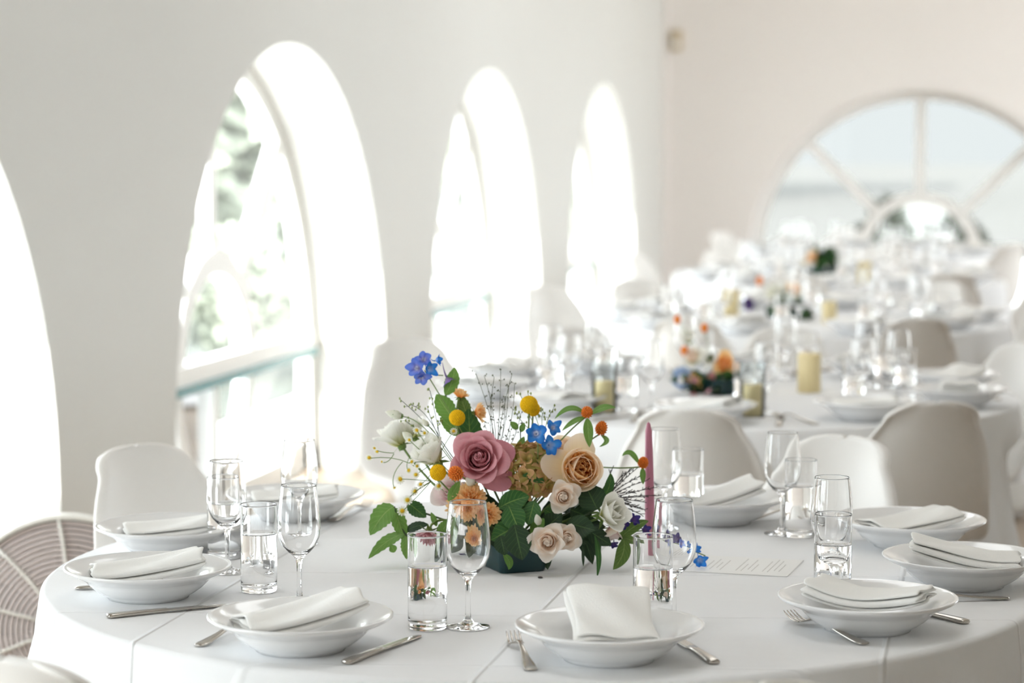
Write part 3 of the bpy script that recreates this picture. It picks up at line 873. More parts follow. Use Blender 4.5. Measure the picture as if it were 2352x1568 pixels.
for (x, y), lb in [((-0.8191, 3.6774), 'clear wine glass in front of the flowers, nearest the camera'),
                   ((-1.1325, 3.8020), 'clear wine glass left of the flowers, right of the half-full tumbler'),
                   ((-1.3435, 4.0647), 'clear wine glass in front of the left chair, leftmost on the nearest table'),
                   ((-1.3014, 4.3741), 'faint clear wine glass farthest back on the left of the nearest table'),
                   ((-0.5038, 3.7643), 'clear wine glass just right of the pink candle'),
                   ((-0.4141, 4.6714), 'clear wine glass before the bright chair on the right, beside a tumbler'),
                   ((-0.2773, 4.0695), 'clear wine glass right of the menu card, seen behind a tumbler'),
                   ((-0.6470, 4.6810), 'faint clear wine glass at the back of the nearest table behind the pink candle')]:
    place(wine0, (x, y, TZ+0.0008), 0, lb, 'wine glass', 'wine glasses on the nearest table')
for (x, y), lb in [((-0.8802, 3.6581), 'straight water tumbler in front of the flowers, nearest the camera'),
                   ((-1.2341, 3.9028), 'straight water tumbler between the two left wine glasses'),
                   ((-1.3950, 4.2048), 'straight water tumbler behind the leftmost wine glass'),
                   ((-0.5305, 3.7156), 'straight water tumbler in front of the pink candle'),
                   ((-0.6106, 4.7679), 'straight water tumbler at the back, left of the far bowl'),
                   ((-0.3770, 4.6540), 'straight water tumbler in front of the bright chair on the right'),
                   ((-0.2691, 3.9916), 'straight water tumbler right of the menu card, before a wine glass')]:
    place(tumb0, (x, y, TZ+0.0008), 0, lb, 'water glass', 'water tumblers on the nearest table')
for p, q, lb in [((-0.6600, 3.3862), (-0.7319, 3.5974), 'steel fork left of the nearest bowl'),
                 ((-0.1960, 3.6641), (-0.3370, 3.8495), 'steel fork slanting in front of the right foreground bowl'),
                 ((-1.1874, 3.4496), (-1.1682, 3.5687), 'steel fork handle left of the left foreground bowl'),
                 ((-1.5477, 3.8551), (-1.4571, 3.8817), 'steel fork handle under the bowl at the left edge'),
                 ((0.0175, 4.0822), (-0.0863, 4.0379), 'steel fork handle at the right edge below the last bowl'),
                 ((-1.3142, 4.6359), (-1.2945, 4.8253), 'steel fork resting by the far left bowl'),
                 ((-0.5142, 4.7654), (-0.4372, 4.8708), 'steel fork resting by the far bowl behind the menu card')]:
    place(fork0, (p[0], p[1], TZ), along(p, q), lb, 'fork', 'forks on the nearest table')
for p, q, lb in [((-0.9363, 3.3772), (-0.8759, 3.5912), 'steel knife right of the left foreground bowl'),
                 ((-0.4052, 3.4852), (-0.4783, 3.6391), 'steel knife handle right of the nearest bowl'),
                 ((-0.0465, 3.8590), (-0.1111, 3.9171), 'steel knife handle right of the right foreground bowl'),
                 ((-1.4041, 3.6324), (-1.2642, 3.7489), 'long steel knife below the bowl at the left edge')]:
    place(knife0, (p[0], p[1], TZ), along(p, q), lb, 'knife', 'knives on the nearest table')

# ---- the other tables
NUM = ['first', 'second', 'third', 'fourth', 'fifth', 'sixth', 'seventh', 'eighth', 'ninth', 'tenth']
for ti in range(1, 5):
    tx, ty = TABLES[ti]
    lots = {'bowl': [], 'nap': [], 'wine': [], 'water': [], 'fork': [], 'knife': []}
    for k in range(10):
        a = math.radians(BASE[ti]+36*k)
        def pol(r, da, z=TZ): return Vector((tx+r*math.cos(a+math.radians(da)), ty+r*math.sin(a+math.radians(da)), z))
        lots['bowl'].append((pol(0.726, 0), 0)); lots['nap'].append((pol(0.726, 0, TZ+0.036), a+random.uniform(-1, 1)))
        lots['wine'].append((pol(0.52, 17), 0)); lots['water'].append((pol(0.545, 10), 0))
        if ti == 1:
            lots['fork'].append((pol(0.80, -14), a+PI/2)); lots['knife'].append((pol(0.82, 14), a+PI/2))
    for kind, lst in lots.items():
        vis = [(screen(p), p, rz) for p, rz in lst]
        vis = sorted([v for v in vis if -60 < v[0][0] < 2410], key=lambda v: v[0][0])
        for n, (s, p, rz) in enumerate(vis):
            where = NUM[n]+' from the left on the '+SHORT[ti]
            T = ORD[ti]
            if kind == 'bowl': place(bowl0, p+Vector((0, 0, 0.0006)), 0, 'white pasta bowl, '+where, 'bowl', 'pasta bowls on the %s table' % T)
            if kind == 'nap': place(naps[(n+ti) % 4], p, rz, 'folded napkin, '+where, 'napkin', 'napkins on the %s table' % T)
            if kind == 'wine': place(wine0, p+Vector((0, 0, 0.0008)), 0, 'blurred wine glass, '+where, 'wine glass', 'wine glasses on the %s table' % T)
            if kind == 'water': place(tumb0, p+Vector((0, 0, 0.0008)), 0, 'blurred water tumbler, '+where, 'water glass', 'water tumblers on the %s table' % T)
            if kind == 'fork': place(fork0, p, rz, 'blurred steel fork, '+where, 'fork', 'forks on the %s table' % T)
            if kind == 'knife': place(knife0, p, rz, 'blurred steel knife, '+where, 'knife', 'knives on the %s table' % T)

# ------------------------------------------------------------------ candles
def pillar(loc, h, r, label):
    t = thing('pillar_candle', label, 'candle', loc, 0, 'cream pillar candles')
    MB().lathe([(0, 0), (r, 0), (r, h-0.004), (r-0.003, h), (r*0.8, h-0.001), (r*0.4, h-0.005), (0, h-0.006)], 32).build('wax', M['cream_wax'], t)
    MB().tube([(0, 0, h-0.006), (0.001, 0, h+0.004), (0.003, 0, h+0.009)], 0.0012, 6).build('wick', M['twig'], t)
def hurricane(loc, h, r, label):
    t = thing('candle_lantern', label, 'candle holder', loc, 0, 'glass candle cylinders')
    MB().lathe([(0, 0.0005), (r, 0.0005), (r, h)], 40).build('glass_cylinder', M['pane'], t)
    MB().lathe([(0, 0.002), (r*0.72, 0.002), (r*0.72, h*0.58), (r*0.68, h*0.60), (r*0.3, h*0.59), (0, h*0.585)], 32).build('candle', M['cream_wax'], t)
pillar((*(-0.5707, 7.3147), TZ), 0.118, 0.035, 'cream pillar candle on the second table, right of its flowers')
pillar((*(-1.1504, 10.3844), TZ), 0.11, 0.035, 'cream pillar candle on the third table, left of its flowers')
pillar((*(-0.7014, 10.0305), TZ), 0.09, 0.03, 'small cream candle on the third table, right of its flowers')
pillar((*(-0.7048, 12.6122), TZ), 0.12, 0.036, 'cream pillar candle on the fourth table')
hurricane((*(-1.0883, 6.6452), TZ), 0.15, 0.036, 'glass cylinder with cream candle on the second table, left of its flowers')
hurricane((*(-0.6735, 6.6437), TZ), 0.15, 0.036, 'glass cylinder with cream candle on the second table, just right of its flowers')
# pink taper
t = thing('taper_candle', 'dusty pink taper candle standing right of the flowers on the nearest table', 'candle', (*(-0.6307, 4.3839), TZ))
t.rotation_euler = (0, math.radians(-1.1), 0)
MB().lathe([(0, 0), (0.0098, 0), (0.0098, 0.01), (0.0094, 0.03), (0.0088, 0.10), (0.0078, 0.17), (0.0066, 0.222), (0.0062, 0.233), (0.0046, 0.2385), (0.0036, 0.244), (0.0024, 0.2475), (0, 0.248)], 40).build('wax', M['pink_wax'], t)
MB().tube([(0, 0, 0.247), (0, 0, 0.2495)], 0.0008, 6).build('wick', M['wick'], t)

# ------------------------------------------------------------------ menu card
fr, br_, fl = [Vector((*p, 0)) for p in ((-0.3638, 4.2171), (-0.3479, 4.4178), (-0.5573, 4.2343))]
ex = (fl-fr).normalized(); ey = (br_-fr); ey = (ey-ex*ey.dot(ex)).normalized()
menu = thing('menu_card', 'printed white menu card lying right of the candle on the nearest table', 'menu card', (fr.x, fr.y, TZ))
def cardp(a, b, z): return ex*a+ey*b+Vector((0, 0, z))
mb = MB(); mb.box(0, 0.25, 0, 0.17, 0.0006, 0.0013, lambda v: cardp(v.x, v.y, v.z)); mb.build('card', M['card'], menu, False)
mb = MB(); rnd = random.Random(5)
for ln in range(22):                       # grey lines of small print, too fine to read in the photo
    if ln in (4, 9, 10, 15): continue
    a = 0.022+ln*0.0095
    b, end = 0.030+rnd.uniform(0, 0.02), 0.155-rnd.uniform(0, 0.055)
    while b < end:
        w = rnd.uniform(0.003, 0.009)
        mb.box(a, a+0.0012, b, b+w, 0.0013, 0.00145, lambda v: cardp(v.x, v.y, v.z))
        b += w+0.0022
o = mb.build('printed_lines', M['ink'], menu, False); o['kind'] = 'stuff'

# ------------------------------------------------------------------ floor fan behind the table on the left
fan = thing('floor_fan', 'round floor fan with ringed guard on the floor left of the nearest table', 'fan', (-2.262, 5.57, 0))
fdir = (Vector((0, 0, 0.305))-Vector((-2.262, 5.57, 0.305))); fdir.z = 0.15; FR = frame_from(Vector((fdir.x, fdir.y, 0.7)))
fc = Vector((0, 0, 0.305))
def ft(v): return fc+FR @ Vector(v)
def ring(r, tr, z, seg=64, s2=8):
    mb = MB(); pts = []
    vs, fs = [], []
    for k in range(seg):
        a = 2*PI*k/seg
        for j in range(s2):
            b = 2*PI*j/s2
            vs.append(ft(((r+tr*math.cos(b))*math.cos(a), (r+tr*math.cos(b))*math.sin(a), z+tr*math.sin(b))))
    for k in range(seg):
        for j in range(s2):
            fs.append((k*s2+j, ((k+1) % seg)*s2+j, ((k+1) % seg)*s2+(j+1) % s2, k*s2+(j+1) % s2))
    mb.add(vs, fs); return mb
def annulus(r0, r1, z0, z1, seg=72):
    return MB().lathe([(r0, z0), (r1, z0), (r1, z1), (r0, z1)], seg, lambda v: ft(v), True)
annulus(0.268, 0.280, -0.09, 0.075).build('drum', M['fan_light'], fan)
MB().lathe([(0, -0.085), (0.268, -0.085), (0.268, -0.08), (0, -0.08)], 48, lambda v: ft(v)).build('rear_screen', M['fan_dark'], fan)
for k in range(17):
    r = 0.055+0.0128*k
    ring(r, 0.0050, 0.062+0.02*(1-(r/0.28)**2)).build('guard_ring', M['fan_ring'], fan)
for k in range(10):
    a = 2*PI*k/10+0.2
    MB().tube([ft((r*math.cos(a+r*0.6), r*math.sin(a+r*0.6), 0.070+0.022*(1-(r/0.28)**2))) for r in (0.04, 0.1, 0.16, 0.22, 0.272)], 0.0042, 6).build('guard_spoke', M['fan_light'], fan)
MB().lathe([(0, 0.098), (0.04, 0.096), (0.056, 0.088), (0.06, 0.07), (0, 0.07)], 32, lambda v: ft(v)).build('badge_disc', M['fan_light'], fan)
MB().lathe([(0, 0.03), (0.05, 0.03), (0.06, 0.0), (0.06, -0.06), (0, -0.06)], 24, lambda v: ft(v)).build('motor_hub', M['fan_light'], fan)
for k in range(4):
    a0 = 2*PI*k/4+0.5; vs, fs = [], []
    for i in range(6):
        r = 0.05+0.2*i/5
        for j in range(7):
            da = (-0.38+0.76*j/6)*(0.7+0.5*i/5)
            vs.append(ft((r*math.cos(a0+da), r*math.sin(a0+da), 0.01+0.05*(j/6-0.5)*(1.2-0.5*i/5))))
    for i in range(5):
        for j in range(6): fs.append((i*7+j, i*7+j+1, (i+1)*7+j+1, (i+1)*7+j))
    o = mesh_obj('blade', vs, fs, M['fan_light'], fan); sd = o.modifiers.new('t', 'SOLIDIFY'); sd.thickness = 0.003
side = FR @ Vector((1, 0, 0)); side.z = 0; side.normalize()
fwd = FR @ Vector((0, 0, 1)); fwd.z = 0; fwd.normalize()
for s in (-1, 1):
    MB().tube([fc+side*s*0.285, fc+side*s*0.30+Vector((0, 0, -0.05)), side*s*0.29+Vector((0, 0, 0.012))], 0.011, 8).build('stand_arm', M['fan_light'], fan)
    MB().tube([side*s*0.29-fwd*0.16+Vector((0, 0, 0.012)), side*s*0.29+fwd*0.16+Vector((0, 0, 0.012))], 0.011, 8).build('foot_bar', M['fan_light'], fan)

# ------------------------------------------------------------------ flower builders
U = 0.00078                                   # metres per measuring unit used for the small sizes below
CAMD = -FH                                    # horizontal direction from the flowers to the viewer
def ax(r, f, u): return (RT*r + CAMD*f + Vector((0, 0, u))).normalized()

def spine_pts(L, r0, a0, a1, p, lip=0.0, N=20):
    r, z = r0, 0.0; out = [(r, z)]
    for k in range(N):
        u = (k+0.5)/N; g = max(0.0, (u-0.72)/0.28)
        a = math.radians(a0+(a1-a0)*u**p+lip*g*g*(3-2*g))
        r += L/N*math.sin(a); z += L/N*math.cos(a); out.append((r, z))
    return out
def petal(parent, mat, O, Rm, ang, L, W, a0, a1, p=1.0, rho=0.05, r0=0.002, tip=0.35, tipp=2.0, ruf=0.0, rf=5.0, ph=0.0, nx=6, nt=7, name='petal', claw=0.30, collect=None, lip=0.0, wrap=0.0):
    sp = spine_pts(L, r0, a0, a1, p, lip)
    vs, fs, uv = [], [], []
    ca, sa = math.cos(ang), math.sin(ang)
    for i in range(nt+1):
        t = i/nt
        wt = W*(claw+(1-claw)*math.sin(min(1.0, t*1.12)*PI/2))
        for j in range(nx+1):
            s = -1+2*j/nx
            te = t*(1-tip*abs(s)**tipp)
            q = te*(len(sp)-1); k = min(int(q), len(sp)-2); f = q-k
            r = sp[k][0]*(1-f)+sp[k+1][0]*f; z = sp[k][1]*(1-f)+sp[k+1][1]*f
            if wrap:                           # the petal lies round the axis like a shell
                fi = s*wrap*wt/W; rw = r*(1+0.10*s); x = rw*math.cos(fi); y = rw*math.sin(fi)
            else:
                fi = s*wt/rho; x = r-rho+rho*math.cos(fi); y = rho*math.sin(fi)
            wv = ruf*math.sin(rf*s+ph+2*t)*t*t
            z += wv; x += wv*0.6
            v = Vector((x*ca-y*sa, x*sa+y*ca, z))
            vs.append(Rm @ v + O); uv.append((j/nx, t))
    for i in range(nt):
        for j in range(nx):
            a = i*(nx+1)+j; fs.append((a, a+1, a+nx+2, a+nx+1))
    if collect is not None:
        collect.add(vs, fs, uv); return None
    return mesh_obj(name, vs, fs, mat, parent, True, uv)

def stem(parent, pts, r, mat=None, seg=6, name='stem'):
    return MB().tube(pts, r, seg).build(name, mat or M['stem'], parent)

def calyx(parent, O, Rm, R, mat=None):
    mb = MB(); mb.lathe([(0, -0.30*R), (0.16*R, -0.24*R), (0.24*R, -0.08*R), (0.20*R, 0.05*R), (0, 0.06*R)], 10, lambda v: Rm @ v + O)
    mb.build('calyx', mat or M['stem'], parent)

VC = Vector((-0.869, 4.251, 0.790))
def to_vase(p, back, bow=0.3, spread=0.02, rnd=random):
    """stem path from a bloom down into the vase"""
    p = Vector(p); e = VC+Vector((rnd.uniform(-1, 1)*spread, rnd.uniform(-1, 1)*spread, -0.01))
    m = p + back*(p-e).length*bow
    return bez(p, m, e, 9)

def rose(label, c, axis, R, n, m_in, m_out, style='hybrid', group=None, seed=1, name='rose', vase=True, extra=()):
    rnd = random.Random(seed)
    axis = Vector(axis).normalized(); Rm = frame_from(axis, rnd.uniform(0, 6)); c = Vector(c); O = c-axis*R*0.55
    t = thing(name, label, 'flower', O, 0, group); Z = Vector((0, 0, 0))
    for i in range(n):
        f = i/(n-1.0); a = i*2.39996+rnd.uniform(-.2, .2)
        mat = m_in if f < 0.72 else m_out
        if style in ('hybrid', 'spray'):       # a tight spiral heart, then petals that lean out and roll their lips
            sp = style == 'spray'
            th = 0.74 if sp else 0.62; ro = 0.56 if sp else 0.50
            if f < th:                         # heart petals close over one another, each ring lower than the last
                g = f/th
                rt = R*(0.10+(ro-0.10)*g)
                petal(t, mat, Z, Rm, a, R*(1.10-0.10*g), rt*1.25, 14+44*g, -34+20*g-10*(1-g), 1.1, rt, R*(0.02+0.05*g), 0.08, 2.4, R*0.012, 3, rnd.uniform(0, 6), 10, 9, wrap=1.25-0.25*g, lip=14)
            else:
                g = (f-th)/(1-th)
                rt = R*(ro+0.25*g)
                petal(t, mat, Z, Rm, a, R*(1.02+0.42*g), rt*(1.2 if not sp else 1.05), 46+20*g, -8+70*g, 1.0, rt*1.0, R*0.07, (0.15 if not sp else 0.34), (2.1 if not sp else 1.2), R*0.03, 4, rnd.uniform(0, 6), 8, 10, lip=(45+25*g if not sp else 70+30*g))
        elif style == 'garden':                # cupped outside, packed with short folded petals inside
            if f < 0.70:
                g = f/0.70
                rr = R*(0.02+0.50*g)
                petal(t, mat, Z, Rm, a, R*rnd.uniform(0.80, 0.95)*(1-0.08*g), R*rnd.uniform(0.20, 0.34), 4+16*g, rnd.uniform(-18, 14)-22*g, 1.2, R*rnd.uniform(0.10, 0.24)*(1 if rnd.random() < .5 else -1), rr, 0.15, 2.0, R*0.06, 6, rnd.uniform(0, 6), 6, 6)
            else:
                g = (f-0.70)/0.30
                petal(t, mat, Z, Rm, a, R*(1.12+0.12*g), R*(0.66+0.15*g), 62+12*g, -46+52*g, 1.0, R*(0.72+0.25*g), R*0.10, 0.18, 2.2, R*0.03, 3, rnd.uniform(0, 6), 8, 8, lip=10+18*g)
        elif style == 'carnation':
            petal(t, mat, Z, Rm, a, R*(0.86+0.26*f), R*(0.26+0.26*f), 6+46*f, -10+84*f, 1.1, R*0.8*(1 if i % 3 else -1), R*0.04, 0.10, 2.0, R*0.13, 8, rnd.uniform(0, 6), 8, 6)
        elif style == 'lisianthus':
            petal(t, mat, Z, Rm, a, R*(1.20+0.25*f), R*(0.55+0.28*f), 24+22*f, -26+70*f**1.6, 1.4, R*(0.42+0.45*f), R*0.06, 0.16, 2.2, R*0.07, 5, rnd.uniform(0, 6), 8, 8)
    for (dr, L, W, a0, a1, mm) in extra:       # guard petals folded out on their own, towards a given side
        q = Rm.transposed() @ (RT*dr[0]+Vector((0, 0, dr[1]))); a = math.atan2(q.y, q.x)
        petal(t, mm, Z, Rm, a, R*L, R*W, a0, a1, 1.0, R*0.9, R*0.1, 0.22, 2.0, R*0.04, 3, 1.0, 8, 8)
    calyx(t, Z, Rm, R)
    for k in range(5):
        petal(t, M['leaf_olive'], Z, Rm, k*2*PI/5, R*0.62, R*0.11, 100, 120, 1, R*0.3, R*0.1, 0.5, 1.2, 0, 4, 0, 2, 4, 'sepal')
    if vase:
        pts = to_vase(O, -axis, 0.35, 0.02, rnd)
        stem(t, [p-O for p in pts], 0.0022)
    return t

def ball_flower(label, c, r, seed, group, bend):
    """pompom head: a ball studded with tiny florets on a straight stem"""
    rnd = random.Random(seed); c = Vector(c)
    t = thing('billy_button', label, 'flower', c, 0, group)
    mb = MB(); mb.ball((0, 0, 0), r*0.955, 24, 16)
    n = 230
    for i in range(n):
        z = 1-2*(i+0.5)/n; a = i*2.39996; q = math.sqrt(1-z*z)
        mb.ball(Vector((q*math.cos(a), q*math.sin(a), z))*r*0.95, r*0.115, 6, 4)
    mb.build('pompom_head', M['yellow_ball'], t)
    pts = to_vase(c-Vector((0, 0, r*0.8)), Vector(bend), 0.2, 0.02, rnd)
    stem(t, [p-c for p in pts], 0.0016, M['stem'])
    return t

def leaf(parent, base, tip, width, nrm, mat, bend=(0, 0, 0), fold=0.18, serr=0.05, O=Vector((0, 0, 0)), name='leaf', p=0.85, twist=0.0):
    base, tip, bend, nrm = Vector(base), Vector(tip), Vector(bend), Vector(nrm)
    nt, nx = 14, 6
    path = bez(base, (base+tip)/2+bend*2, tip, nt+1)
    vs, fs, uv = [], [], []
    for i in range(nt+1):
        t = i/nt
        d = (path[min(i+1, nt)]-path[max(i-1, 0)]).normalized()
        sd = d.cross(nrm).normalized()
        if twist: sd = Matrix.Rotation(twist*t, 3, d) @ sd
        n2 = sd.cross(d).normalized()
        w = 0.5*width*(math.sin(PI*min(0.999, max(0.02, t**p)))**0.75)
        if serr: w *= 1+serr*(1 if i % 2 else -1)
        for j in range(nx+1):
            s = -1+2*j/nx
            vs.append(path[i]+sd*(s*w)+n2*(abs(s)*w*fold*(1-0.5*abs(s))+0.04*w*math.sin(7*t+3*s))-O); uv.append((j/nx, t))
    for i in range(nt):
        for j in range(nx):
            a = i*(nx+1)+j; fs.append((a, a+1, a+nx+2, a+nx+1))
    return mesh_obj(name, vs, fs, mat, parent, True, uv)

def sprig(label, O, leaves, mat, stem_pts=None, group='leaf sprigs in the nearest arrangement', nrm=None, serr=0.05, stem_r=0.0018, cat='leaves', smat=None):
    O = Vector(O)
    t = thing('leaf_sprig', label, cat, O, 0, group)
    for q in leaves:
        b, tp, w = q[:3]; bend = Vector(q[3]) if len(q) > 3 else Vector((0, 0, 0.006)); mm = q[4] if len(q) > 4 else mat
        leaf(t, b, tp, w*U, nrm or ax(0.1, 0.8, 0.7), mm, bend, 0.2, serr, O)
    for pts in (stem_pts or []):
        stem(t, [Vector(p)-O for p in pts], stem_r, smat or M['stem_dark'])
    return t

def floret(parent, c, axis, R, mat, n=5, open_=62, seed=0, eye=None, name='floret', spur=False):
    """one small open flower, joined into a single part"""
    rnd = random.Random(seed); Rm = frame_from(axis, rnd.uniform(0, 6)); mb = MB()
    for k in range(n):
        petal(None, mat, Vector(c), Rm, 2*PI*k/n+rnd.uniform(-.15, .15), R*rnd.uniform(0.85, 1.2), R*(0.42 if n == 5 else 0.50), open_-25+rnd.uniform(-8, 8), open_+rnd.uniform(-10, 45), 1, R*0.5, R*0.06, 0.24, 2.2, R*0.09, 3, rnd.uniform(0, 6), 6, 6, collect=mb, claw=(0.12 if n == 5 else 0.3))
    if spur:
        d = Rm @ Vector((0, 0, -1)); c2 = Vector(c)
        mb.tube(bez(c2, c2+d*R*0.6, c2+d*R*0.9+Vector((0, 0, R*0.7)), 6), [R*0.10, R*0.09, R*0.07, R*0.05, R*0.035, R*0.02], 6)
    o = mb.build(name, mat, parent)
    if eye:
        mb = MB()
        for k in range(4):
            petal(None, eye, Vector(c), Rm, 2*PI*k/4+0.4, R*0.42, R*0.16, 15, 40, 1, R*0.3, R*0.03, 0.3, 1.6, 0, 3, 0, 3, 3, collect=mb)
        mb.build('eye', eye, o)
    return o

def gomphrena(label, c, r, axis, leaves, stem_pts, elong=1.1, seed=0):
    c = Vector(c); rnd = random.Random(seed); Rm = frame_from(axis, 0)
    t = thing('globe_amaranth', label, 'flower', c, 0, 'orange globe flowers in the nearest arrangement')
    mb = MB(); n = 90
    for i in range(n):                        # overlapping pointed bracts
        z = 1-1.9*(i+0.5)/n; a = i*2.39996; q = math.sqrt(max(0, 1-z*z))
        d = Vector((q*math.cos(a), q*math.sin(a), z))
        p = Rm @ Vector((d.x, d.y, d.z*elong))*r*0.72
        F = frame_from(Rm @ (d+Vector((0, 0, 0.55))), a)
        mb.lathe([(0, -0.1*r), (0.22*r, 0.08*r), (0.14*r, 0.34*r), (0, 0.60*r)], 5, lambda v: F @ v + p)
    mb.ball((0, 0, 0), r*0.75, 10, 8)
    mb.build('globe_head', M['orange_ball'], t)
    for q in leaves:
        leaf(t, q[0], q[1], q[2]*U, q[4] if len(q) > 4 else ax(0.0, 0.75, 0.65), M['leaf'], Vector(q[3]), 0.25, 0.0, c, 'leaf', 0.8, q[5] if len(q) > 5 else 0.0)
    stem(t, [Vector(p)-c for p in stem_pts], 0.0014, M['stem'])
    return t

# ------------------------------------------------------------------ the arrangement on the nearest table
GN = 'flowers in the nearest arrangement'
e1 = Vector((0.837, 0.547, 0)); e2 = Vector((-0.547, 0.837, 0)); fl0 = Vector((-0.862, 4.137, 0))
vc = fl0+e1*0.0465+e2*0.10
va = thing('flower_trough', 'dark teal rectangular flower trough at the centre of the nearest table', 'vase', (vc.x, vc.y, TZ), math.atan2(e1.y, e1.x))
def rrect(hx, hy, z, r=0.012, k=5):
    out = []
    for sx, sy, a0 in ((1, 1, 0), (-1, 1, 90), (-1, -1, 180), (1, -1, 270)):
        for i in range(k):
            a = math.radians(a0+90*i/(k-1)); out.append(Vector((sx*(hx-r)+r*math.cos(a), sy*(hy-r)+r*math.sin(a), z)))
    return out
loops = [rrect(0.040, 0.092, 0.0008), rrect(0.0425, 0.0945, 0.0008), rrect(0.044, 0.096, 0.004), rrect(0.0465, 0.10, 0.047), rrect(0.0462, 0.0998, 0.049), rrect(0.0435, 0.097, 0.048), rrect(0.041, 0.094, 0.006)]
vs = [p for l in loops for p in l]; m_ = len(loops[0]); fs = []
for i in range(len(loops)-1):
    for k in range(m_): fs.append((i*m_+k, i*m_+(k+1) % m_, (i+1)*m_+(k+1) % m_, (i+1)*m_+k))
fs.append(tuple(range(m_))[::-1]); fs.append(tuple(range((len(loops)-1)*m_, len(loops)*m_)))
mesh_obj('trough', vs, fs, M['vase'], va)
MB().box(-0.040, 0.040, -0.092, 0.092, 0.007, 0.044).build('floral_foam', M['foam'], va, False)

rose('dusty pink rose with a tight dark heart, largest pink bloom of the nearest arrangement', (-0.9091, 4.1725, 0.9471), ax(-0.10, 1, 0.40), 0.043, 38, M['pink'], M['pink'], 'hybrid', GN, 4,
     extra=(((1.0, 0.35), 1.45, 0.75, 70, 100, M['pink_out']), ((0.8, -0.75), 1.6, 0.8, 75, 112, M['pink_out'])))
rose('full peach garden rose with folded centre, right of the blue flowers', (-0.7296, 4.1988, 0.9297), ax(0.22, 1, 0.12), 0.044, 56, M['peach'], M['peach_out'], 'garden', GN, 6,
     extra=(((-1.0, 0.15), 1.5, 0.75, 78, 96, M['peach_out']), ((0.1, 1.0), 1.35, 0.75, 78, 96, M['peach_out'])))
rose('yellow-peach rose seen from the side, behind the peach garden rose', (-0.7694, 4.2622, 0.9612), ax(0.35, 0.4, 1.0), 0.030, 18, M['peach_out'], M['peach_out'], 'hybrid', GN, 9)
rose('ivory spray rose with pointed petals below the peach garden rose', (-0.7545, 4.1632, 0.8843), ax(0.12, 1, 0.1), 0.027, 34, M['ivory'], M['ivory'], 'spray', GN, 12)
rose('ivory spray rose hanging over the trough, left one of the low pair', (-0.7760, 4.1282, 0.8078), ax(-0.1, 1, 0.05), 0.031, 34, M['ivory'], M['ivory'], 'spray', GN, 15)
rose('ivory spray rose hanging over the trough, right one of the low pair', (-0.7448, 4.1447, 0.8131), ax(0.3, 1, 0.1), 0.025, 32, M['ivory'], M['ivory'], 'spray', GN, 17)
rose('large white ruffled lisianthus on the right, above the water tumbler', (-0.6746, 4.1896, 0.8532), ax(0.55, 0.6, 0.35), 0.036, 11, M['white'], M['white'], 'lisianthus', GN, 20, 'lisianthus')
rose('large white ruffled lisianthus on the left, beside the pink rose', (-1.0042, 4.2042, 0.9483), ax(-0.55, 0.35, 0.75), 0.038, 13, M['white'], M['white'], 'lisianthus', GN, 23, 'lisianthus')
rose('white lisianthus farthest left, partly out of focus', (-1.0917, 4.2884, 0.9690), ax(-0.5, 0.0, 0.8), 0.037, 10, M['white'], M['white'], 'lisianthus', GN, 25, 'lisianthus')
rose('small white lisianthus behind the left yellow ball', (-1.0651, 4.3143, 0.9786), ax(-0.2, 0.1, 1.0), 0.028, 9, M['white'], M['white'], 'lisianthus', GN, 27, 'lisianthus')
rose('small white bloom low on the right under the ruffled lisianthus', (-0.6747, 4.2100, 0.8157), ax(0.1, 0.3, -0.9), 0.020, 7, M['blush'], M['ivory'], 'lisianthus', GN, 28, 'lisianthus')
rose('pale blush rose on the left, under the lower yellow ball', (-0.9683, 4.2013, 0.8818), ax(-0.35, 0.7, 0.4), 0.034, 14, M['blush'], M['blush'], 'hybrid', GN, 31)
for (c, a, R, sd, lb) in [((-0.9185, 4.1502, 0.8813), ax(0.05, 0.8, 0.6), 0.028, 41, 'orange carnation at the rim of the nearest wine glass, topmost of the low cluster'),
                          ((-0.9405, 4.1355, 0.8649), ax(-0.5, 0.8, 0.1), 0.023, 42, 'orange carnation left of the nearest wine glass rim'),
                          ((-0.9181, 4.1197, 0.8610), ax(-0.05, 1.0, 0.0), 0.024, 43, 'orange carnation seen through the nearest wine glass, in the middle'),
                          ((-0.8833, 4.1369, 0.8517), ax(0.35, 0.9, 0.1), 0.024, 44, 'orange carnation right of the nearest wine glass'),
                          ((-0.9024, 4.1126, 0.8131), ax(0.0, 1.0, 0.3), 0.021, 45, 'lowest orange carnation, seen through the nearest wine glass'),
                          ((-0.9271, 4.2709, 1.0191), ax(0.8, 0.1, 0.2), 0.021, 46, 'orange carnation turned to the right, above the pink rose'),
                          ((-0.9628, 4.2636, 1.0525), ax(0.3, -0.4, 0.9), 0.017, 47, 'small orange carnation highest up, behind the serrated leaf')]:
    rose(lb, c, a, R, 22, M['carnation'], M['carnation'], 'carnation', GN, sd, 'carnation')
rose('drooping mauve ruffled bloom above the nearest water tumbler', (-0.9944, 4.1348, 0.8064), ax(-0.15, 0.5, -0.8), 0.027, 20, M['mauve'], M['mauve'], 'carnation', GN, 51, 'carnation')

ball_flower('yellow pompom flower left of centre, above the pink rose', (-0.9535, 4.1941, 1.0161), 0.0140, 1, GN, (0, 0, -0.8))
ball_flower('yellow pompom flower highest up, right of centre', (-0.8314, 4.2394, 1.0374), 0.0156, 2, GN, (0, 0, -1))
ball_flower('yellow pompom flower tucked behind the highest one', (-0.8302, 4.2702, 1.0261), 0.0128, 3, GN, (0, 0, -1))
ball_flower('yellow pompom flower lowest left, beside the white lisianthus', (-0.9759, 4.1385, 0.9241), 0.0142, 4, GN, (0.5, 0, -0.5))

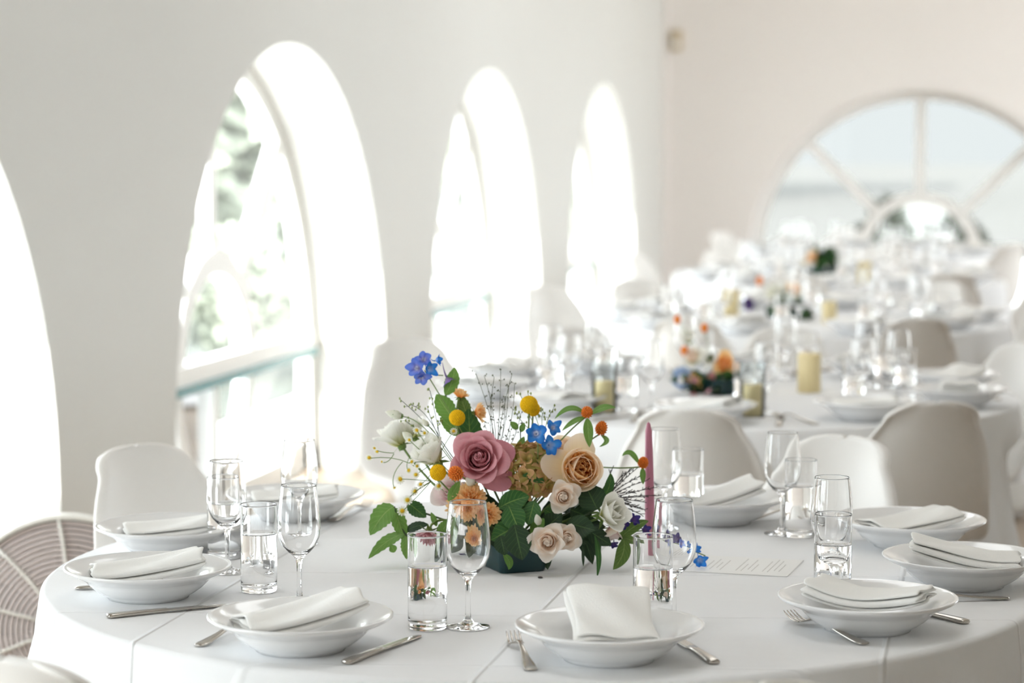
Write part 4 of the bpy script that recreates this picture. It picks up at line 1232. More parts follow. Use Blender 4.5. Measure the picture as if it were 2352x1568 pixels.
gomphrena('orange globe flower with four long leaves, top right of the nearest arrangement', (-0.7260, 4.2404, 1.0255), 0.0092, ax(0.0, 0.5, 0.8),
          [((-0.7314, 4.2393, 1.0255), (-0.7807, 4.2191, 1.0149), 15, (0, 0, 0.013)), ((-0.7184, 4.2419, 1.0224), (-0.6772, 4.2605, 1.0330), 18, (0, 0, 0.006)),
           ((-0.7298, 4.2396, 1.0169), (-0.7659, 4.2119, 0.9950), 14, (0, 0, 0.004)), ((-0.7244, 4.2356, 1.0159), (-0.7179, 4.2216, 0.9653), 23, (0, 0, 0), ax(0, 1, 0.2))],
          bez((-0.7283, 4.2399, 1.0169), (-0.7720, 4.2412, 0.9827), (-0.8213, 4.2414, 0.9143), 9)+[VC], 1.1, 1)
gomphrena('spiky orange globe flower right of the four-leaved one', (-0.7024, 4.2554, 0.9953), 0.0095, ax(0.25, 0.3, 0.9),
          [((-0.7031, 4.2553, 0.9835), (-0.7028, 4.2349, 0.9648), 12, RT*0.012), ((-0.7276, 4.2503, 0.9780), (-0.7427, 4.2370, 0.9777), 8, (0, 0, -0.006))],
          bez((-0.7046, 4.2549, 0.9858), (-0.7337, 4.2490, 0.9670), (-0.7968, 4.2464, 0.9183), 8)+[VC], 1.45, 2)
gomphrena('orange globe flower between the lower yellow ball and the pink rose', (-0.9405, 4.1253, 0.9254), 0.0115, ax(-0.6, 0.6, 0.3), [], bez((-0.9359, 4.1365, 0.9216), (-0.9189, 4.1807, 0.9003), VC, 7), 1.2, 3)
gomphrena('orange globe flower half hidden behind the pink candle', (-0.6344, 4.3100, 0.9276), 0.0085, ax(0.2, 0.2, 0.9),
          [((-0.6421, 4.3085, 0.9268), (-0.6701, 4.2926, 0.9417), 16, (0, 0, 0.012)), ((-0.6351, 4.3099, 0.9189), (-0.6328, 4.3002, 0.8900), 14, (0, 0, 0), ax(0, 1, 0.1))],
          bez((-0.6398, 4.3090, 0.9205), (-0.6738, 4.2714, 0.9198), (-0.7430, 4.2573, 0.9278), 8)+bez((-0.7506, 4.2558, 0.9222), (-0.8159, 4.2629, 0.8837), VC, 5), 1.3, 4)

# delphiniums
def delphinium(label, O, flowers, stems, seed):
    O = Vector(O); t = thing('delphinium', label, 'flower', O, 0, GN)
    for k, (c, a, R, m, e) in enumerate(flowers):
        floret(t, Vector(c)-O, a, R, M[m], 5, 60, seed+k, M[e] if e else None, 'floret', True)
    for pts in stems: stem(t, [Vector(p)-O for p in pts], 0.0011, M['stem'])
    return t
delphinium('tall violet-blue delphinium, topmost flower on the left', (-1.0301, 4.2397, 1.0877),
           [((-1.0261, 4.2405, 1.1146), ax(0.1, 1, 0.3), 0.018, 'violet', 'palewhite'), ((-1.0339, 4.2288, 1.0997), ax(-0.4, 1, 0.2), 0.021, 'violet', 'palewhite'), ((-1.0153, 4.2325, 1.0997), ax(0.5, 0.8, 0), 0.017, 'blue', None),
            ((-1.0254, 4.2203, 1.0865), ax(0.1, 1, -0.3), 0.018, 'violet', 'palewhite'), ((-1.0053, 4.2448, 1.1130), ax(0.9, 0.3, 0.2), 0.013, 'blue', None), ((-0.9853, 4.2489, 1.0829), ax(0.5, 0.2, -0.9), 0.018, 'lilac', None)],
           [bez((-1.0246, 4.2409, 1.0956), (-1.0054, 4.2448, 1.0639), (-0.9663, 4.2323, 1.0067), 8)+bez((-0.9547, 4.2347, 0.9869), (-0.9317, 4.2394, 0.9234), VC, 6), bez((-1.0131, 4.2432, 1.0916), (-1.0054, 4.2448, 1.0861), (-0.9914, 4.2476, 1.0861), 4)], 60)
delphinium('bright blue delphinium at the centre, right of the highest yellow ball stem', (-0.7970, 4.2055, 0.9552),
           [((-0.8089, 4.1929, 0.9908), ax(-0.1, 1, 0.25), 0.024, 'blue', 'palewhite'), ((-0.7852, 4.2181, 0.9977), ax(0.3, 0.8, 0.4), 0.018, 'blue', 'palewhite'), ((-0.7876, 4.1972, 0.9705), ax(0.4, 0.9, -0.1), 0.021, 'blue', None), ((-0.7788, 4.2092, 0.9630), ax(0.8, 0.5, -0.4), 0.013, 'violet', None)],
           [bez((-0.8085, 4.2032, 0.9786), (-0.8061, 4.2037, 0.9395), (-0.8141, 4.2123, 0.9067), 7)+[VC], bez((-0.7879, 4.2074, 0.9661), (-0.7989, 4.2154, 0.9460), (-0.8198, 4.2213, 0.9132), 6)+[VC]], 70)
delphinium('dark purple delphinium drooping low on the right beside the candle', (-0.6519, 4.2351, 0.8179),
           [((-0.6428, 4.2369, 0.8328), ax(0.7, 0.5, 0.5), 0.014, 'purple', None), ((-0.6550, 4.2344, 0.8249), ax(-0.5, 0.8, 0), 0.012, 'purple', None), ((-0.6715, 4.2106, 0.7968), ax(0, 0.6, -0.6), 0.011, 'purple', None), ((-0.6273, 4.2707, 0.8121), ax(0.5, 0.8, 0), 0.014, 'purple', None)],
           [bez((-0.6443, 4.2468, 0.8265), (-0.6824, 4.2288, 0.8179), VC, 7), bez((-0.6273, 4.2707, 0.8106), (-0.6534, 4.2450, 0.8083), VC, 6)], 80)
delphinium('blue delphinium tip lying on the cloth beside the menu card', (-0.5369, 4.3197, 0.7481),
           [((-0.5382, 4.2786, 0.7774), ax(0.5, 0.4, 0.4), 0.014, 'blue', None), ((-0.5261, 4.2709, 0.7617), ax(0.2, 1, -0.3), 0.016, 'blue', None), ((-0.5685, 4.2928, 0.7914), ax(-0.2, 0.9, 0.3), 0.014, 'purple', None), ((-0.5886, 4.2888, 0.7978), ax(-0.5, 0.9, 0.3), 0.012, 'purple', None), ((-0.5579, 4.2848, 0.7836), ax(0.3, 0.9, 0.1), 0.012, 'violet', None)],
           [bez((-0.5166, 4.2830, 0.7663), (-0.5654, 4.2935, 0.7835), (-0.6194, 4.2825, 0.7954), 7)], 90)

# antique hydrangea
O = Vector((-0.8240, 4.2306, 0.9197)); t = thing('hydrangea', 'antique tan and olive hydrangea head filling the centre of the nearest arrangement', 'flower', O, 0, GN)
rnd = random.Random(77)
for k in range(52):
    a, e = k*2.39996, math.acos(1-0.98*(k+0.5)/52)
    d = Vector((math.sin(e)*math.cos(a), math.sin(e)*math.sin(a), math.cos(e)))
    F3 = frame_from(ax(0, 0.85, 0.5), 0)
    p = F3 @ Vector((d.x*0.054, d.y*0.042, d.z*0.030))
    floret(t, p, F3 @ Vector((d.x, d.y, d.z*0.8+0.1)), 0.0185*rnd.uniform(0.85, 1.2), M['tan' if k % 3 else 'olive_sepal'], 4, 66, k, None)
stem(t, bez((0, 0, 0), (0, 0, -0.03), VC-O, 5), 0.003, M['stem_dark'])

# leaves
UPN = ax(0.0, 0.6, 0.8)
sprig('serrated green leaf sprig at the top left, behind the upper left yellow ball', (-0.9398, 4.2581, 0.9486),
      [((-0.9877, 4.2484, 1.0504), (-0.9735, 4.2615, 1.1002), 34, RT*0.004), ((-0.9724, 4.2413, 1.0079), (-1.0039, 4.2451, 1.0520), 46, (0, 0, 0)), ((-0.9422, 4.2576, 0.9446), (-0.9489, 4.2665, 1.0246), 58, (0, 0, 0), M['leaf_dark']),
       ((-0.9592, 4.2542, 0.9765), (-0.9978, 4.2463, 1.0099), 30, (0, 0, 0)), ((-0.9377, 4.2483, 0.9300), (-0.9653, 4.2529, 0.9844), 40, (0, 0, 0), M['leaf_dark']), ((-0.9497, 4.2663, 1.0071), (-0.9643, 4.2633, 1.0509), 30, (0, 0, 0), M['leaf_olive'])], M['leaf'],
      [bez((-0.9877, 4.2484, 1.0504), (-0.9707, 4.2518, 1.0043), (-0.9399, 4.2581, 0.9287), 8)+[VC]], nrm=ax(0.1, 1, 0.15))
sprig('light green serrated leaves hanging to the cloth at the far left', (-1.0397, 4.1664, 0.8083),
      [((-1.0624, 4.1617, 0.8572), (-1.1021, 4.1434, 0.8068), 52, (0, 0, 0.008)), ((-1.0632, 4.1616, 0.8548), (-1.0411, 4.1559, 0.7935), 36, (0, 0, 0.004)), ((-1.0426, 4.1556, 0.8092), (-1.1002, 4.1234, 0.7678), 30, (0, 0, 0.008)), ((-1.0396, 4.1562, 0.8076), (-1.0333, 4.1370, 0.7670), 26, (0, 0, 0)),
       ((-1.0558, 4.1376, 0.7787), (-1.0618, 4.1363, 0.7929), 20, (0, 0, 0))], M['leaf'],
      [bez((-1.0624, 4.1617, 0.8572), (-1.0526, 4.1637, 0.8202), (-1.0373, 4.1566, 0.8045), 6), bez((-1.0411, 4.1559, 0.8076), (-0.9877, 4.1667, 0.8021), VC, 7)], nrm=ax(0.1, 0.75, 0.65), serr=0.07)
sprig('dark leaves at the left between chamomile and the mauve bloom', (-0.9876, 4.1667, 0.8179),
      [((-1.0411, 4.1763, 0.8635), (-1.0059, 4.1732, 0.8375), 36, (0, 0, 0), M['leaf_dark']), ((-1.0435, 4.1656, 0.8115), (-0.9991, 4.1644, 0.8257), 22, (0, 0, 0.004), M['leaf_deep']), ((-0.9830, 4.1575, 0.8250), (-0.9952, 4.1652, 0.8485), 14, (0, 0, 0)), ((-0.9785, 4.1482, 0.8047), (-0.9572, 4.1525, 0.8407), 30, (0, 0, 0)),
       ((-0.9732, 4.1391, 0.7954), (-0.9504, 4.1437, 0.8251), 34, (0, 0, 0)), ((-0.9556, 4.1324, 0.8750), (-0.9381, 4.1462, 0.9093), 22, (0, 0, 0)), ((-0.9562, 4.1833, 0.8438), (-0.9717, 4.1394, 0.7719), 26, (0, 0, 0), M['leaf_olive'])], M['leaf'],
      [bez((-1.0305, 4.1784, 0.8517), (-0.9899, 4.1765, 0.8359), VC, 6), bez((-1.0397, 4.1664, 0.8123), (-0.9877, 4.1667, 0.8060), VC, 6)], nrm=ax(0, 0.9, 0.45))
sprig('broad dark green rose leaves at the centre above the trough', (-0.8519, 4.1637, 0.8501),
      [((-0.8680, 4.1503, 0.8626), (-0.8171, 4.1708, 0.8813), 50, (0, 0, 0.003), M['leaf_dark']), ((-0.8514, 4.1536, 0.8672), (-0.8278, 4.1380, 0.8223), 56, (0, 0, 0), M['leaf_dark']), ((-0.8343, 4.1469, 0.8331), (-0.8775, 4.1279, 0.8083), 54, (0, 0, 0), M['leaf_dark']),
       ((-0.8369, 4.1362, 0.8355), (-0.8194, 4.1193, 0.7761), 62, (0, 0, 0), M['leaf_deep']), ((-0.8080, 4.1727, 0.8735), (-0.8162, 4.1506, 0.8338), 44, (0, 0, 0), M['leaf_dark']), ((-0.8609, 4.1313, 0.8161), (-0.8514, 4.1230, 0.7829), 40, (0, 0, 0), M['leaf_deep']),
       ((-0.8585, 4.1420, 0.7817), (-0.8474, 4.1340, 0.7555), 18, RT*0.006), ((-0.8898, 4.1560, 0.8267), (-0.8630, 4.1411, 0.7910), 36, (0, 0, 0), M['leaf_deep'])], M['leaf'],
      [bez((-0.8660, 4.1558, 0.8618), (-0.8463, 4.1751, 0.8407), VC, 6)], nrm=ax(-0.05, 0.95, 0.35), serr=0.02)
sprig('deep green broad leaves at the centre right, around the ivory spray rose', (-0.7400, 4.1967, 0.8407),
      [((-0.6990, 4.1949, 0.8579), (-0.7220, 4.2004, 0.9017), 66, (0, 0, 0), M['leaf_deep']), ((-0.6918, 4.2269, 0.8768), (-0.6828, 4.2390, 0.9177), 22, RT*0.004, M['leaf_dark']), ((-0.7501, 4.1742, 0.8361), (-0.6986, 4.1745, 0.8237), 52, (0, 0, 0), M['leaf_deep']), ((-0.7193, 4.1907, 0.8236), (-0.6729, 4.1900, 0.7956), 40, (0, 0, 0), M['leaf_deep']),
       ((-0.7628, 4.1921, 0.8407), (-0.7932, 4.1859, 0.8563), 44, (0, 0, 0), M['leaf_dark']), ((-0.7913, 4.1761, 0.8228), (-0.7610, 4.1822, 0.8501), 46, (0, 0, 0), M['leaf_deep']), ((-0.7512, 4.2149, 0.8532), (-0.7130, 4.2226, 0.8375), 54, (0, 0, 0), M['leaf_deep']), ((-0.8121, 4.1616, 0.8166), (-0.7894, 4.1662, 0.8439), 30, (0, 0, 0), M['leaf']),
       ((-0.7324, 4.1983, 0.8133), (-0.7064, 4.1934, 0.8032), 18, (0, 0, 0), M['leaf_deep']), ((-0.8523, 4.2045, 0.8989), (-0.8752, 4.1998, 0.9224), 28, (0, 0, 0), M['leaf_dark']), ((-0.7951, 4.1957, 0.9033), (-0.8331, 4.1880, 0.9159), 22, (0, 0, 0.004), M['leaf_dark']), ((-0.8332, 4.2084, 0.8832), (-0.8179, 4.2115, 0.9107), 34, (0, 0, 0), M['leaf_deep'])], M['leaf_deep'],
      [bez((-0.7021, 4.2044, 0.8579), (-0.7341, 4.2081, 0.8313), VC, 6), bez((-0.6843, 4.2387, 0.9067), (-0.6978, 4.2257, 0.8611), VC, 6)], nrm=ax(0.1, 0.95, 0.3), serr=0.02)
sprig('long olive leaves drooping to the cloth at the lower right', (-0.6624, 4.2023, 0.7954),
      [((-0.6549, 4.2140, 0.8047), (-0.6697, 4.1906, 0.7518), 34, RT*0.008, M['leaf_olive']), ((-0.7017, 4.1841, 0.8127), (-0.6944, 4.1652, 0.7414), 13, RT*0.005, M['leaf_dark']), ((-0.6655, 4.2221, 0.7999), (-0.6152, 4.2527, 0.8312), 26, (0, 0, 0.006), M['leaf_olive']), ((-0.6625, 4.2227, 0.8030), (-0.6259, 4.2199, 0.7937), 20, (0, 0, 0.003), M['leaf_olive']),
       ((-0.7272, 4.1687, 0.8066), (-0.7121, 4.1718, 0.7988), 12, (0, 0, 0), M['leaf_deep']), ((-0.7195, 4.1703, 0.7599), (-0.7211, 4.1699, 0.8004), 7, (0, 0, 0), M['leaf_deep'])], M['leaf_olive'],
      [bez((-0.6587, 4.2184, 0.8038), (-0.6944, 4.2060, 0.8133), VC, 6)], nrm=ax(0.2, 0.9, 0.35), serr=0.0)
sprig('dense dark leaves packed low inside the nearest arrangement', (-0.8428, 4.2370, 0.8232),
      [(Vector((-0.8428, 4.2370, 0.8153))+RT*(0.11*math.cos(k*2.4))*(0.5+0.5*(k % 3)/2)+Vector((0, 0, 0.035*math.sin(k*1.7))), Vector((-0.8428, 4.2370, 0.8153))+RT*(0.15*math.cos(k*2.4))+CAMD*(0.06*math.sin(k*1.3))+Vector((0, 0, 0.075*math.sin(k*2.1))), 48) for k in range(22)], M['leaf_deep'],
      None, nrm=ax(0, 0.9, 0.4), serr=0.02)
sprig('small bright green leaves between the stems above the hydrangea', (-0.8545, 4.2551, 0.9472),
      [((-0.8541, 4.2449, 0.9501), (-0.8437, 4.2573, 0.9774), 18, (0, 0, 0)), ((-0.8402, 4.2478, 0.9517), (-0.8360, 4.2588, 0.9726), 16, (0, 0, 0)), ((-0.8545, 4.2551, 0.9908), (-0.8684, 4.2522, 1.0043), 16, (0, 0, 0)), ((-0.8499, 4.2560, 0.9853), (-0.8437, 4.2573, 1.0027), 14, (0, 0, 0)), ((-0.8698, 4.2009, 0.9421), (-0.8787, 4.2093, 0.9604), 12, (0, 0, 0))], M['leaf'],
      [bez((-0.8507, 4.2558, 0.9908), (-0.8468, 4.2566, 0.9631), VC, 6)], nrm=ax(0, 1, 0.2), serr=0.0, stem_r=0.001)

# fine sprays: thin branching stems with tiny buds
def spray(label, O, lines, smat, bmat, r=0.0006, nb=5, bl=0.0035, seed=0, name='filler_spray', tail=True):
    O = Vector(O); rnd = random.Random(seed)
    t = thing(name, label, 'flower spray', O, 0, GN)
    mb = MB(); bd = MB()
    for (a, m, b) in lines:
        pts = bez(a, m, b, 8)
        mb.tube([p-O for p in pts], [r*1.3]*3+[r]*5, 4)
        for k in range(nb):
            p = pts[-1-(k//2)]-O; d = Vector((rnd.uniform(-1, 1), rnd.uniform(-1, 1), rnd.uniform(-0.2, 1))).normalized()
            q = p+d*rnd.uniform(0.004, 0.009)
            mb.tube([p, q], r*0.6, 3); bd.ball(q, bl*0.35, 5, 4, (1, 1, 1.6))
    if tail: mb.tube([p-O for p in bez(lines[0][0], (Vector(lines[0][0])+VC)/2, VC, 5)], r*1.5, 4)
    o = mb.build('stems', smat, t); o['kind'] = 'stuff'
    o = bd.build('buds', bmat, t); o['kind'] = 'stuff'
    return t
B0 = (-0.8951, 4.2570, 0.9419)
spray('wispy grey-green spray standing up in the middle behind the pink rose', B0,
      [(B0, (-0.9010, 4.2660, 1.0083), (-0.9342, 4.2593, 1.0909)), (B0, (-0.8992, 4.2766, 1.0151), (-0.9209, 4.2722, 1.0851)), (B0, (-0.8894, 4.2684, 1.0321), (-0.8894, 4.2684, 1.0940)), (B0, (-0.8853, 4.2488, 1.0185), (-0.8653, 4.2529, 1.0897)), (B0, (-0.9105, 4.2539, 1.0174), (-0.8989, 4.2562, 1.0839)),
       (B0, (-0.8738, 4.2511, 0.9948), (-0.8715, 4.2516, 1.0644)), (B0, (-0.8776, 4.2504, 0.9790), (-0.8776, 4.2504, 1.0462)), (B0, (-0.8642, 4.2633, 0.9777), (-0.8627, 4.2636, 1.0728)), (B0, (-0.9085, 4.2441, 0.9790), (-0.9023, 4.2453, 1.0541)), (B0, (-0.9008, 4.2456, 0.9631), (-0.9146, 4.2428, 1.0027)), (B0, (-0.8833, 4.2390, 0.9644), (-0.8833, 4.2390, 1.0039)), (B0, (-0.8699, 4.2519, 0.9552), (-0.8684, 4.2522, 0.9869)), (B0, (-0.8622, 4.2535, 0.9472), (-0.8499, 4.2560, 1.0185))], M['wisp'], M['wisp'], 0.0005, 9, 0.0032, 3)
B1 = (-0.9941, 4.2369, 0.9698)
spray('wispy green spray leaning out at the left above the white lisianthus', B1,
      [(B1, (-1.0288, 4.2400, 1.0083), (-1.0635, 4.2329, 1.0385)), (B1, (-1.0210, 4.2416, 1.0242), (-1.0505, 4.2458, 1.0310)), (B1, (-1.0110, 4.2334, 1.0015), (-1.0156, 4.2325, 1.0253)), (B1, (-1.0366, 4.2384, 0.9844), (-1.0598, 4.2337, 1.0043)), (B1, (-1.0055, 4.2447, 1.0162), (-1.0147, 4.2429, 1.0575)), (B1, (-1.0087, 4.2237, 0.9790), (-1.0334, 4.2187, 0.9790)), (B1, (-1.0010, 4.2253, 0.9869), (-0.9948, 4.2265, 1.0059))], M['stem_dark'], M['bud'], 0.0006, 6, 0.0045, 4)
B2 = (-0.8138, 4.2940, 0.9672)
spray('wispy pale green spray behind the highest yellow ball', B2,
      [(B2, (-0.8138, 4.2939, 0.9991), (-0.7984, 4.2971, 1.0230)), (B2, (-0.8216, 4.2924, 1.0071), (-0.8154, 4.2936, 1.0191)), (B2, (-0.8294, 4.2908, 1.0071), (-0.8434, 4.2879, 1.0533)), (B2, (-0.8371, 4.2892, 0.9991), (-0.8558, 4.2854, 1.0485)), (B2, (-0.8527, 4.2861, 0.9912), (-0.8682, 4.2829, 1.0230))], M['stem'], M['bud'], 0.0006, 7, 0.005, 5)

def chamomile(label, O, lines, heads, seed):
    O = Vector(O); rnd = random.Random(seed)
    t = thing('chamomile', label, 'flower spray', O, 0, GN)
    mb = MB()
    for (a, m, b) in lines: mb.tube([p-O for p in bez(a, m, b, 8)], 0.0007, 4)
    mb.tube([p-O for p in bez(O, (O+VC)/2, VC, 4)], 0.0009, 4)
    o = mb.build('stems', M['stem'], t); o['kind'] = 'stuff'
    for (c, s) in heads:
        c = Vector(c)-O; F = frame_from(ax(rnd.uniform(-.7, .7), 0.8, rnd.uniform(-0.3, 0.8)), 0)
        b = MB().lathe([(0, -0.0008), (0.0034*s, 0), (0.0032*s, 0.0018*s), (0, 0.0036*s)], 10, lambda v: F @ v + c).build('blossom', M['yellow_disc'], t)
        pm = MB()
        for k in range(11):
            petal(None, M['white'], c, F, 2*PI*k/11, 0.0062*s, 0.0015*s, 85, 105, 1, 0.01, 0.003*s, 0.2, 2, 0, 3, 0, 2, 3, collect=pm, claw=0.7)
        pm.build('ray_petals', M['white'], b)
    return t
C0 = (-0.9997, 4.1847, 0.9014)
chamomile('tiny chamomile spray reaching out at the far left', C0,
          [(C0, (-1.0426, 4.1964, 0.9499), (-1.1118, 4.1823, 0.9404)), ((-1.0695, 4.1909, 0.9499), (-1.0887, 4.1870, 0.9499), (-1.0994, 4.1848, 0.9546)), (C0, (-1.0279, 4.1688, 0.9067), (-1.0468, 4.1547, 0.9082)), ((-1.0426, 4.1964, 0.9420), (-1.0479, 4.1851, 0.9275), (-1.0418, 4.1863, 0.9181)), (C0, (-1.0203, 4.1703, 0.8910), (-1.0370, 4.1567, 0.8705)), (C0, (-1.0203, 4.1703, 0.8753), (-1.0440, 4.1553, 0.8517)), (C0, (-1.0150, 4.1816, 0.8895), (-1.0257, 4.1692, 0.8847)), ((-1.0542, 4.1940, 0.9341), (-1.0773, 4.1893, 0.9104), (-1.0697, 4.1909, 0.8866)), ((-1.0695, 4.1909, 0.9483), (-1.0811, 4.1886, 0.9278), (-1.0918, 4.1864, 0.9341))],
          [((-1.1133, 4.1820, 0.9412), 0.9), ((-1.1040, 4.1839, 0.9586), 0.6), ((-1.0994, 4.1848, 0.9522), 0.7), ((-1.0410, 4.1865, 0.9197), 0.9), ((-1.0491, 4.1542, 0.9082), 1.1), ((-1.0257, 4.1692, 0.8847), 1.0), ((-1.0363, 4.1568, 0.8705), 1.1), ((-1.0455, 4.1550, 0.8509), 1.1), ((-1.0910, 4.1865, 0.9341), 0.5), ((-1.0690, 4.1910, 0.8866), 0.5)], 5)
C1 = (-0.9942, 4.1960, 0.9354)
chamomile('tiny chamomile spray in front of the left white lisianthus', C1,
          [(C1, (-1.0172, 4.1913, 0.9512), (-1.0425, 4.1964, 0.9736)), (C1, (-1.0118, 4.2026, 0.9657), (-1.0318, 4.2088, 0.9897)), (C1, (-1.0225, 4.1801, 0.9368), (-1.0354, 4.1672, 0.9366)), (C1, (-1.0126, 4.1719, 0.9224), (-1.0216, 4.1598, 0.9160)), (C1, (-0.9950, 4.1652, 0.9082), (-1.0141, 4.1614, 0.8988)), (C1, (-0.9798, 4.1683, 0.9160), (-0.9790, 4.1583, 0.8986)), (C1, (-0.9811, 4.2089, 0.9657), (-0.9664, 4.2221, 0.9881))],
          [((-1.0318, 4.2088, 0.9897), 0.9), ((-1.0425, 4.1964, 0.9736), 0.7), ((-1.0308, 4.1682, 0.9381), 0.8), ((-1.0216, 4.1598, 0.9160), 0.9), ((-1.0133, 4.1615, 0.8988), 0.8), ((-0.9790, 4.1583, 0.8971), 1.0), ((-1.0179, 4.2116, 0.9849), 0.7), ((-0.9664, 4.2221, 0.9881), 0.8), ((-1.0241, 4.1797, 0.9289), 0.7)], 6)

# closed lisianthus buds
def bud(label, a, b, r, stem_pts, seed):
    a, b = Vector(a), Vector(b); d = b-a; L = d.length; F = frame_from(d, 0)
    t = thing('flower_bud', label, 'flower bud', a, 0, GN)
    MB().lathe([(0, 0), (r*0.7, L*0.12), (r, L*0.36), (r*0.8, L*0.62), (r*0.4, L*0.86), (0, L)], 12, lambda v: F @ v).build('bud_cone', M['white'], t)
    for k in range(5):
        petal(t, M['leaf'], Vector((0, 0, 0)), F, k*2*PI/5, L*0.62, r*0.45, 28, -2, 0.8, r*1.2, r*0.4, 0.6, 1.2, 0, 3, 0, 2, 4, 'sepal')
    stem(t, [Vector(p)-a for p in stem_pts], 0.0009, M['stem'])
bud('pale pointed bud at the far left above the white lisianthus', (-1.0628, 4.2331, 1.0107), (-1.0953, 4.2265, 1.0202), 0.0085, bez((-1.0628, 4.2331, 1.0115), (-1.0365, 4.2384, 1.0083), (-1.0034, 4.2350, 0.9698), 7)+[VC], 1)
bud('small green bud above the left white lisianthus', (-1.0149, 4.2326, 0.9952), (-1.0280, 4.2300, 1.0079), 0.0055, bez((-1.0149, 4.2326, 0.9952), (-1.0033, 4.2350, 0.9857), (-0.9857, 4.2284, 0.9552), 6)+[VC], 2)
bud('green bud beside the pink rose over the orange carnations', (-0.9161, 4.1609, 0.9032), (-0.9275, 4.1484, 0.9156), 0.010, bez((-0.9161, 4.1609, 0.9032), (-0.9036, 4.1838, 0.8768), VC, 6), 3)
bud('green bud low in the centre above the ivory pair', (-0.7947, 4.1448, 0.8355), (-0.7974, 4.1340, 0.8564), 0.007, bez((-0.7947, 4.1448, 0.8355), (-0.7970, 4.1647, 0.8205), VC, 6), 4)
bud('green bud in front of the far left white lisianthus', (-1.0475, 4.2362, 0.9685), (-1.0645, 4.2327, 0.9828), 0.008, bez((-1.0475, 4.2362, 0.9685), (-1.0266, 4.2303, 0.9618), (-0.9934, 4.2268, 0.9314), 6)+[VC], 5)

# dark heather twigs on the right
H0 = Vector((-0.7005, 4.2660, 0.8629)); t = thing('heather_twigs', 'dark wiry heather twigs fanning out behind the candle', 'twigs', H0, 0, GN)
mb = MB(); rnd = random.Random(12)
ends = [(-0.6861, 4.2689, 0.9167), (-0.6676, 4.2931, 0.9091), (-0.6553, 4.2956, 0.9171), (-0.6475, 4.3176, 0.9159), (-0.6381, 4.3195, 0.9031), (-0.6317, 4.3310, 0.8921), (-0.6192, 4.3335, 0.8793), (-0.6112, 4.3454, 0.8634), (-0.6271, 4.3217, 0.8648), (-0.6349, 4.3100, 0.8567), (-0.6442, 4.2979, 0.8471), (-0.6332, 4.3205, 0.8408), (-0.6567, 4.2647, 0.8644), (-0.6459, 4.2771, 0.8787), (-0.6379, 4.2991, 0.8359)]
for e in ends:
    e = Vector(e); m = (H0+e)/2+Vector((0, 0, 0.006))+CAMD*rnd.uniform(-.02, .02)
    pts = bez(H0, m, e, 10); mb.tube([p-H0 for p in pts], [0.0010]*4+[0.0007]*6, 4)
    for k in range(2, 10):
        for s in (-1, 1):
            p = pts[k]-H0; d = (pts[k]-pts[k-1]).normalized()
            q = p+d*0.006+Vector((rnd.uniform(-1, 1), rnd.uniform(-1, 1), rnd.uniform(-0.6, 1)))*0.0045
            mb.tube([p, q], 0.00075, 3)
o = mb.build('twigs', M['twig'], t); o['kind'] = 'stuff'
stem(t, [p-H0 for p in bez(H0, (H0+VC)/2+Vector((0, 0, 0.01)), VC, 5)], 0.0016, M['stem_dark'])

# fallen bits on the cloth
o = MB().ball((0, 0, 0), 0.0026, 10, 8, (1.9, 1.0, 0.7)).build('fallen_seed', M['twig']); o.location = (*(-0.7872, 4.1181), TZ+0.0019)
tag(o, 'tiny dark fallen seed on the cloth in front of the trough', 'seed')
t = thing('fallen_petal', 'single blue fallen petal on the cloth left of the trough', 'petal', (*(-0.9667, 4.2317), TZ+0.002))
petal(t, M['purple'], Vector((0, 0, 0)), Matrix.Identity(3), -0.3, 0.022, 0.009, 84, 92, 1, 0.03, 0.0, 0.4, 1.8, 0.0015, 4, 1, 5, 6)

# ------------------------------------------------------------------ blurred arrangements on the other tables
def far_trough(c, label):
    t = thing('flower_trough', label, 'vase', (c[0], c[1], TZ), 0.5, 'flower troughs')
    mesh_obj('trough', vs, fs, M['vase'], t)
def clump(label, O, n, rx, rz, m, w, group, seed):
    rnd = random.Random(seed); O = Vector(O)
    t = thing('leaf_sprig', label, 'leaves', O, 0, group)
    for k in range(n):
        a = rnd.uniform(0, 2*PI); q = rnd.uniform(0.3, 1)
        b = RT*(rx*0.4*math.cos(a))+CAMD*(0.03*math.sin(a))+Vector((0, 0, rnd.uniform(-rz, rz*0.4)))
        e = b+RT*(rx*q*math.cos(a))+CAMD*(0.07*math.sin(a))+Vector((0, 0, rz*rnd.uniform(-0.6, 1.2)))
        leaf(t, b, e, w*rnd.uniform(0.7, 1.2), ax(rnd.uniform(-.4, .4), 0.8, 0.5), m[k % len(m)], (0, 0, 0.005), 0.2, 0.03)
    return t
def simple_gomph(label, c, r, base, group):
    c = Vector(c); t = thing('globe_amaranth', label, 'flower', c, 0, group)
    MB().ball((0, 0, 0), r, 12, 8, (1, 1, 1.35)).build('globe_head', M['orange_ball'], t)
    stem(t, bez((0, 0, 0), (Vector(base)-c)/2+Vector((0, 0, 0.02)), Vector(base)-c, 6), 0.0012)
G2, G3, G4 = 'flowers on the second table', 'flowers on the third table', 'flowers on the fourth table'
v2 = Vector((-0.8513, 7.2457, 0.7859)); far_trough((-0.8446, 7.2471, 0.7528), 'dark flower trough on the second table')
clump('dark leaves at the foot of the second table flowers', (-0.8477, 7.2159, 0.7758), 22, 0.07, 0.035, [M['leaf_deep'], M['leaf_dark'], M['leaf_deep']], 0.05, G2, 1)
clump('grey mauve filler foliage low in the second table flowers', (-0.8761, 7.1795, 0.7762), 16, 0.05, 0.03, [M['mauve'], M['leaf_deep'], M['tan']], 0.025, G2, 2)
clump('single dark green leaf at the left of the second table flowers', (-0.9801, 7.1991, 0.7985), 3, 0.03, 0.012, [M['leaf_dark']], 0.028, G2, 8)
